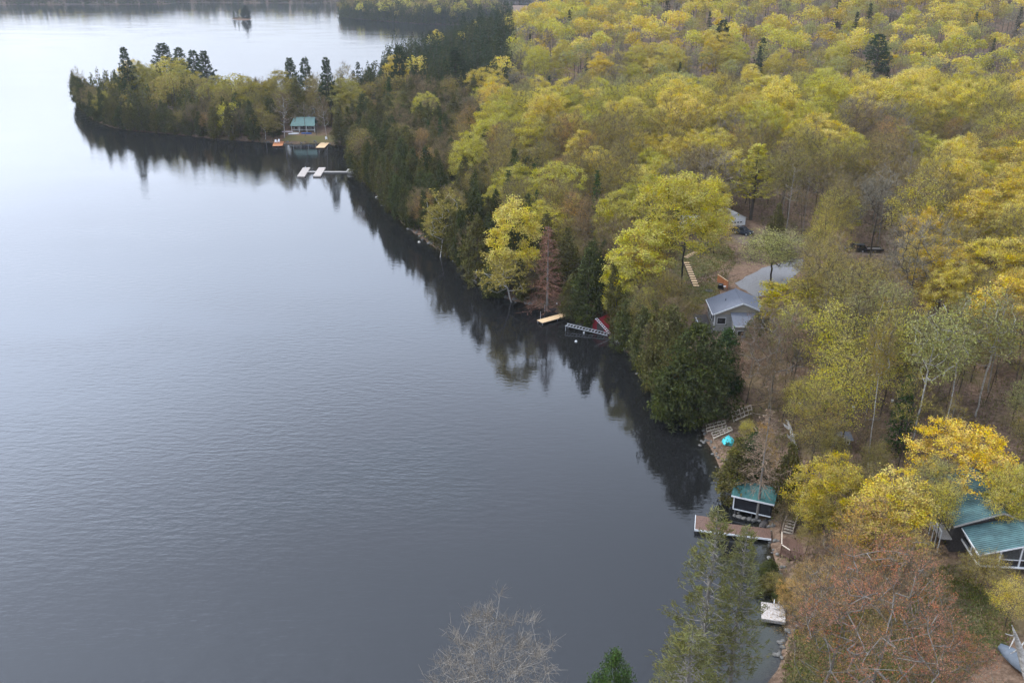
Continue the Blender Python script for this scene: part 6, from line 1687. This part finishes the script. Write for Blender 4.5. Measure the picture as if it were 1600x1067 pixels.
# a close row of cedars along the water, leaning out over it
rngs = random.Random(4)
def cedar_row():
    n = len(MAINLAND)
    for i in range(n - 1):
        (p0, q0), (p1, q1) = MAINLAND[i], MAINLAND[i + 1]
        if not ((545 <= p0 <= 1066 and 283 <= q0 <= 650) or (120 <= p0 <= 578 and 160 <= q0 < 284)) or i < 10: continue
        a, b = P_MAIN[i], P_MAIN[i + 1]; L = np.hypot(*(b - a)); far = q0 < 284
        nrm = np.array([-(b - a)[1], (b - a)[0]]) / L
        if sdf(P_MAIN, *[np.array([v]) for v in ((a + b) / 2 + nrm)])[0] < 0: nrm = -nrm
        s = rngs.uniform(0, 2)
        while s < L:
            x, y = a + (b - a) * s / L + nrm * rngs.uniform(0.5, 1.3)
            H = rngs.uniform(8, 15.5) if not far else rngs.uniform(9, 16); R = rngs.uniform(1.9, 2.8) * (1.15 if far else 1)
            s += R * (1.15 if not far else 1.5)
            px, py, _ = pix(x, y, 0.5)
            if 440 < px < 525 and 190 < py < 235: continue
            if 832 < px < 960 and 470 < py < 530: continue
            if 740 < px < 760 and 425 < py < 450: continue
            if any(math.hypot(x - u, y - v) < 1.6 for u, v, r, h in TREES): continue
            kind = 'cedar'; col = rngs.choice([CEDR, CEDO, CEDO, CEDR, (0.085, 0.085, 0.026)]); w = 'cedar'
            q = rngs.random()
            if q < 0.17: kind, col, w = 'thin', rngs.choice([OLIV, OLIV, ORAN, LIME]), 'thin'
            elif q < 0.30: kind, col, w = 'bare', TWIG, 'bare'
            elif q < 0.36: kind, col = 'spruce', CEDR
            if kind in ('thin', 'bare'): R *= 1.35
            o = plant(kind, x, y, H, R, col, 'cedar', tilt=None)
            sp = (nrm[1] * 0.12, -nrm[0] * 0.12) if kind == 'cedar' else (0, 0)
            o.rotation_euler = (Matrix.Rotation(rngs.uniform(0, 6.28), 3, 'Z')).to_euler()
            o.rotation_euler = (Matrix.Rotation(sp[0], 3, 'X') @ Matrix.Rotation(sp[1], 3, 'Y') @ Matrix.Rotation(rngs.uniform(0, 6.28), 3, 'Z')).to_euler()
            AUTO.append((o, kind, col, x, y, H, 'trees along the cedar shore above the water' if not far else 'trees on the far peninsula'))
AUTO = []
cedar_row()
G_ = Grid(6.0)
for (x, y, R, H) in TREES: G_.put(x, y, max(2.2, min(R, H * 0.25) * 1.0))

cand = []
N_TRY = 40000
# candidates over the land in view, in bands so that near ground is as well tried as far
ys = np.concatenate([RNG.uniform(75, 430, N_TRY // 2), RNG.uniform(430, 1000, N_TRY // 2)])
half = ys * 0.66 + 25
xs = RNG.uniform(-1, 1, N_TRY) * half
dm = sdf(P_MAIN, xs, ys); ok = dm > 1.4
xs, ys, dm = xs[ok], ys[ok], dm[ok]
hz = height(xs, ys, dm)
fill, far_fill = [], []
for x, y, d, z in zip(xs, ys, dm, hz):
    px, py, dep = pix(x, y, z + 12)
    if px < -70 or px > 1680 or py > 1150: continue
    if y > 430 and x > -20 and py < -45: continue
    if any(sdf(c, np.array([x]), np.array([y]))[0] > 0 for c in CLEAR if abs(c[:, 0].mean() - x) < 60 and abs(c[:, 1].mean() - y) < 60): continue
    opts = zone(px, py, d, x, y)
    kind, col, _, H = random.choices(opts, [o[2] for o in opts])[0]
    H *= random.uniform(0.72, 1.2)
    con = kind in ('cedar', 'spruce', 'pine')
    R = H * (random.uniform(0.17, 0.23) if con else random.uniform(0.28, 0.40) if kind in ('maple', 'clumpy') else random.uniform(0.15, 0.21) if kind == 'sparse' else random.uniform(0.23, 0.33))
    wherew = where(px, py, d, x, y)
    open_ = wherew in ('in the open brown wood around the black car', 'in the open wood above the golden maples')
    sp = (3.4 if d < 13 else 4.2) if con else (3.1 if open_ else R * 1.25)
    if y > 430 and not con: sp = max(sp, 6.3)
    if 326 < y < 376 and x > 10: continue
    if wherew == 'on the far peninsula': sp *= 0.82
    if G_.near(x, y, sp): continue
    if blocked(x, y, z, H, R): continue
    G_.put(x, y, sp)
    fill.append((math.hypot(x, y), kind, x, y, z, H, R, col, COLOUR_WORD.get(id(col), 'dark green') + ' ' + SPECIES_WORD[kind] + ' ' + wherew, 'trees ' + wherew))
fill.sort(key=lambda q: q[0])
count = {}
for n_ in (NAMES[k] for k in ()): pass
for o in COL.objects:
    if o.parent is None and o.get('category') == 'tree':
        k = o.name.split('.')[0]; count[k] = count.get(k, 0) + 1
LIMIT = 285
beyond = []
for q in fill:
    _, kind, x, y, z, H, R, col, lab, grp = q
    nm = NAMES[kind]
    if grp.endswith('upper lake'): count[grp] = count.get(grp, 0) + 1
    if count.get(nm, 0) < LIMIT and count.get(grp, 0) < 60:
        count[nm] = count.get(nm, 0) + 1
        AUTO.append((plant(kind, x, y, H, R, col, lab, z=z), kind, col, x, y, H, grp))
    else: beyond.append(q)

# say which tree is which: by look, and by the landmark it stands nearest to
MARKS = [('the far cottage', 474, 197), ('the white floating dock', 510, 262), ('the tip of the far peninsula', 135, 150), ('the far crest pines', 285, 75), ('the orange far dock', 436, 215), ('the right crest pines', 480, 95),
    ('the dark conifer point', 640, 75), ('the white-limbed birch', 685, 330), ('the small grey boat shed', 748, 400), ('the bright clumped maple', 806, 350), ('the rust-red larch', 857, 400), ('the red boat shed', 940, 480),
    ('the big maple', 1078, 300), ('the white garage', 1150, 335), ('the layered pine', 1186, 260), ('the grey cottage', 1140, 470), ('the gravel driveway', 1215, 420), ('the black car', 1340, 385), ('the double-trunked grey tree', 1445, 400),
    ('the broad brownish-pink tree', 1222, 540), ('the tall forked ash', 1330, 590), ('the small spruce', 1424, 630), ('the white-trunked aspens', 1515, 540), ('the large golden maple', 1518, 700), ('the boathouse', 1180, 770), ('the garden shed', 1300, 690),
    ('the tall ridge pine', 1375, 90), ('the broad dark conifer', 1194, 75), ('the left dark pine', 1130, 55), ('the round green cedar', 1100, 560), ('the dark ridge spruce', 934, 280), ('the turquoise dinghy', 1138, 684), ('the dark hemlock', 826, 315)]
MARKS = MARKS[:-1]
def size_word(kind, H):
    if kind in ('cedar', 'spruce'): return 'tall ' if H > 15 else 'low ' if H < 9 else ''
    return 'tall ' if H > 18.6 else 'small ' if H < 14 else ''
def name_trees():
    bins = {}
    for (o, kind, col, x, y, H, grp) in AUTO:
        px, py, dep = pix(x, y, h1(x, y) + H * 0.65)
        m, mx, my = min(MARKS, key=lambda k: (k[1] - px) ** 2 + (1.6 * (k[2] - py)) ** 2)
        dx, dy = px - mx, (py - my) * 1.4
        rel = ('left of' if dx < 0 else 'right of') if abs(dx) > abs(dy) else ('behind' if dy < 0 else 'in front of')
        head = size_word(kind, H) + COLOUR_WORD.get(id(col), 'dark olive') + ' ' + SPECIES_WORD[kind]
        bins.setdefault((head, rel, m), []).append((math.hypot(dx, dy), o, grp))
    ORD = 'third fourth fifth sixth seventh eighth ninth tenth eleventh twelfth thirteenth fourteenth fifteenth sixteenth seventeenth eighteenth nineteenth twentieth twenty-first twenty-second twenty-third twenty-fourth twenty-fifth'.split()
    ranks = ['nearest to it', 'second nearest'] + [w + ' nearest' for w in ORD]
    _r = ['nearest to it', 'second nearest', 'third nearest', 'fourth nearest', 'fifth nearest', 'sixth nearest', 'seventh nearest', 'eighth nearest', 'ninth nearest', 'tenth nearest']
    for (head, rel, m), lst in bins.items():
        lst.sort(key=lambda q: q[0])
        for i, (_, o, grp) in enumerate(lst):
            r = '' if len(lst) == 1 else ', ' + (ranks[i] if i < len(ranks) else 'farther off')
            lab = head + ' ' + rel + ' ' + m + r
            if len(lab.split()) > 16: lab = lab.replace(' thin-leaved', '').replace('tall-stemmed ', '').replace(' in leaf', '').replace('nearest to it', 'nearest')
            o['label'] = lab; o['group'] = grp
name_trees()

# ------------------------------------------------------------------ farther woods: one mass each
def crown_points(rng, kind, H, R, n):
    if kind in ('cedar', 'spruce', 'pine'):
        t = 1 - rng.uniform(0, 1, n) ** 0.6 * 0.95; a = rng.uniform(0, 6.28, n); rr = R * (1 - t) ** 0.8 * rng.uniform(0.6, 1.1, n) + 0.1
        return np.stack([rr * np.cos(a), rr * np.sin(a), t * H], 1)
    u = rng.normal(size=(n, 3)); u /= np.linalg.norm(u, axis=1, keepdims=True); u[:, 2] = np.where(u[:, 2] < -0.5, -u[:, 2], u[:, 2])
    k = 9; cd = rng.normal(size=(k, 3)); cd /= np.linalg.norm(cd, axis=1, keepdims=True); cd[:, 2] = np.abs(cd[:, 2]) * 0.9
    j = rng.integers(0, k, n)
    P = cd[j] * 0.62 + u * rng.uniform(0.28, 0.46, n)[:, None]
    return P * np.array([R * 1.1, R * 1.1, H * 0.42]) + np.array([0, 0, H * 0.56])
def mass(name, label, items, per, size):
    rng = np.random.default_rng(11)
    LV, LC, WV0, WV1, WR = [], [], [], [], []
    for (_, kind, x, y, z, H, R, col, *_) in items:
        thin = kind in ('bare', 'thin', 'budding')
        n = int(per * (0.75 if thin else 1.0) * (R / 4.5) ** 1.5) + 30
        c = crown_points(rng, kind, H, R, n) + np.array([x, y, z])
        V, _F = leaves(c, size * (0.8 if thin else 1.0), rng, up=0.8)
        LV.append(V); k = rng.uniform(0.86, 1.14); LC.append(np.repeat(np.array([[col[0] * k, col[1] * k, col[2] * k, 1]]), len(V), 0))
        WV0.append((x, y, z - 0.3)); WV1.append((x, y, z + H * 0.75)); WR.append(0.2)
    V = np.concatenate(LV); nl = len(V) // 4
    TV, TF = tubes(np.array(WV0), np.array(WV1), np.array(WR), np.array(WR) * 0.4, 4)
    F = np.concatenate([np.arange(len(V)).reshape(-1, 4), TF + len(V)])
    C = np.concatenate([np.concatenate(LC), np.repeat(np.array([[0.09, 0.08, 0.07, 1]]), len(TV), 0)]).astype(np.float32)
    me = mesh_arrays(name, np.concatenate([V, TV]), [F], M_FOREST)
    a = me.attributes.new('pigment', 'FLOAT_COLOR', 'POINT'); a.data.foreach_set('color', C.ravel())
    return tag(link(name, me), label, kind='stuff')
if beyond: mass('forest', 'mass of yellow, olive and grey spring trees filling the hills beyond the ridge', beyond, 480, 0.8)

far_items = []
def scatter_far(P, n, depth, opts, Hs, segs):
    for _ in range(n):
        i = random.choice(segs); a, b = P[i], P[(i + 1) % len(P)]; s = random.random()
        L = np.hypot(*(b - a)); nrm = np.array([-(b - a)[1], (b - a)[0]]) / L
        q = a + (b - a) * s
        if sdf(P, *[np.array([v]) for v in q + nrm * 2])[0] < 0: nrm = -nrm
        dd = -3.0 + depth * random.random() ** 1.6; q = q + nrm * dd
        if abs(q[0]) > 0.68 * q[1] or sdf(P, np.array([q[0]]), np.array([q[1]]))[0] < -4: continue
        k, col, w, hh = random.choices(opts, [o[2] for o in opts])[0]
        H = random.uniform(*Hs)
        if dd < 6: k, col = ('cedar', CEDR) if random.random() < 0.75 else (k, col)
        far_items.append((0, k, q[0], q[1], max(0.0, h1(q[0], q[1])) - 0.5, H, H * (0.2 if k in ('spruce', 'cedar') else 0.3), col))
def seg_by_len(P, lo, hi):
    out_ = []
    for i in range(lo, hi):
        out_ += [i] * max(1, int(np.hypot(*(P[i + 1] - P[i])) / 12))
    return out_
FAROPT = [('spruce', DARK, 4, 20), ('cedar', CEDR, 3, 18), ('bare', TWIG, 2, 17), ('thin', OLIV, 2, 18), ('maple', LIME, 0.8, 18)]
scatter_far(P_HEAD, 1300, 110, FAROPT, (15, 23), seg_by_len(P_HEAD, 0, 7))
scatter_far(P_FAR, 1900, 70, FAROPT, (16, 24), seg_by_len(P_FAR, 1, 13))
mass('far_shore_forest', 'dark mixed forest along the distant shores of the upper lake', far_items, 110, 1.5)
# the little island: its trees are few enough to tell apart
for px, pt, H, R, lab in ((384, 14, 15, 5.6, 'tallest dark tree on the tiny island'), (378, 19, 10, 3.9, 'middle-height dark tree beside the tallest one on the tiny island'), (371, 17, 11, 3.5, 'slim dark tree left of the gap on the tiny island'), (365, 21, 9, 3.9, 'lowest dark tree at the left end of the tiny island')):
    p = WZ(px, 30, 0.6); plant('spruce' if R < 4 else 'cedar', p[0], p[1] + 3, H, R, DARK, lab, z=0.6)

# undergrowth: twiggy brush and saplings on the forest floor
def undergrowth():
    rng = np.random.default_rng(3)
    n = 16000
    y = rng.uniform(75, 330, n); x = rng.uniform(-0.1, 0.72, n) * y
    d = sdf(P_MAIN, x, y); k = d > 0.8
    for c in CLEAR[1:4]: k &= (sdf(c, x, y) < 0) | (d < 7)
    k &= (sdf(CLEAR[0], x, y) < 0) | (rng.uniform(size=n) < 0.25)
    for q in ([(1148, 441), (1178, 424), (1262, 398), (1290, 402), (1236, 446), (1180, 466)], [(1218, 840), (1266, 842), (1266, 878), (1216, 866)], [(1095, 445), (1180, 445), (1185, 520), (1095, 520)], [(1492, 800), (1640, 800), (1640, 890), (1500, 890)], [(1140, 780), (1215, 780), (1215, 845), (1140, 845)]):
        k &= sdf(np.array([WG(*w)[:2] for w in q]), x, y) < 0
    x, y = x[k], y[k]; z = height(x, y)
    cl = np.repeat(np.stack([x, y, z], 1), 7, 0) + rng.normal(size=(len(x) * 7, 3)) * np.array([0.55, 0.55, 0])
    top = cl + rng.normal(size=cl.shape) * np.array([0.3, 0.3, 0.25]) + np.array([0, 0, 0.9]) * rng.uniform(0.4, 1.6, len(cl))[:, None]
    s, f = strips(cl, top, np.full(len(cl), 0.045), rng)
    colr = np.array([[0.14, 0.10, 0.07, 1], [0.11, 0.10, 0.04, 1], [0.17, 0.12, 0.08, 1], [0.15, 0.14, 0.05, 1]])
    cc = np.repeat(colr[rng.integers(0, 4, len(cl))], 4, 0)
    m = rng.uniform(size=len(top)) < 0.6
    lv, lf = leaves(top[m], 0.3, rng); lc = np.repeat(colr[rng.integers(0, 4, m.sum())] * np.array([1.0, 1.05, 0.6, 1]), 4, 0)
    V, F = cat([(s, f), (lv, lf)])
    me = mesh_arrays('undergrowth', V, [F], M_FOREST)
    a = me.attributes.new('pigment', 'FLOAT_COLOR', 'POINT'); a.data.foreach_set('color', np.concatenate([cc, lc]).astype(np.float32).ravel())
    tag(link('undergrowth', me), 'low twiggy brush over the forest floor', kind='stuff')
undergrowth()

def grass():
    rng = np.random.default_rng(9)
    for nm, px_poly, n, lab in (('grass', [(1468, 885), (1500, 884), (1530, 915), (1560, 940), (1576, 975), (1565, 1010), (1520, 1040), (1470, 1085), (1330, 1120), (1228, 1100), (1234, 1040), (1246, 990), (1300, 968), (1420, 950)], 9000, 'short spring grass and dead leaves on the lawn'),
                        ('grass', [(1046, 385), (1130, 375), (1150, 400), (1128, 446), (1118, 462), (1096, 476), (1062, 476), (1050, 420)], 3500, 'short grass on the bank and lawn beside the grey cottage')):
        P = np.array([WG(*w)[:2] for w in px_poly])
        x = rng.uniform(P[:, 0].min(), P[:, 0].max(), n * 2); y = rng.uniform(P[:, 1].min(), P[:, 1].max(), n * 2)
        k = sdf(P, x, y) > -0.5; x, y = x[k][:n], y[k][:n]
        z = np.array([gheight(a, b) for a, b in zip(x, y)]) + 0.06
        A = np.repeat(np.stack([x, y, z], 1), 3, 0) + rng.normal(size=(len(x) * 3, 3)) * np.array([0.18, 0.18, 0])
        B = A + rng.normal(size=A.shape) * np.array([0.1, 0.1, 0]) + np.array([0, 0, 1]) * rng.uniform(0.08, 0.24, len(A))[:, None]
        s, f = strips(A, B, np.full(len(A), 0.12), rng)
        pal = np.array([[0.15, 0.16, 0.04, 1], [0.19, 0.17, 0.05, 1], [0.25, 0.18, 0.09, 1], [0.115, 0.14, 0.035, 1], [0.22, 0.15, 0.085, 1]])
        g = (np.sin(A[:, 0] * 0.9 + 1) * np.cos(A[:, 1] * 0.7) + rng.normal(size=len(A)) * 0.8)
        ci = np.where(g > 0.5, rng.choice([2, 4], len(A)), rng.choice([0, 1, 3], len(A)))
        me = mesh_arrays(nm, s, [f], M_FOREST)
        at_ = me.attributes.new('pigment', 'FLOAT_COLOR', 'POINT'); at_.data.foreach_set('color', np.repeat(pal[ci], 4, 0).astype(np.float32).ravel())
        tag(link(nm, me), lab, kind='stuff')
grass()

# ------------------------------------------------------------------ air
def haze():
    me = bpy.data.meshes.new('haze')
    x, y0, y1, z0, z1 = 3000, -300, 3600, -5.5, 150
    mb = MB().box(-x, x, y0, y1, z0, z1)
    m = bpy.data.materials.new('haze'); m.use_nodes = True; t = m.node_tree; t.nodes.clear()
    o = N(t, 'ShaderNodeOutputMaterial'); v = N(t, 'ShaderNodeVolumePrincipled')
    v.inputs['Color'].default_value = (0.86, 0.92, 1.0, 1); v.inputs['Density'].default_value = HAZE_DENSITY; v.inputs['Anisotropy'].default_value = 0.2
    t.links.new(v.outputs[0], o.inputs['Volume'])
    mb.build('haze', m, None, kind='stuff', label='thin pale haze over the lake and hills')
HAZE_DENSITY = 0.00007
if HAZE_DENSITY > 0: haze()
print('trees', count, 'beyond', len(beyond), 'far', len(far_items))
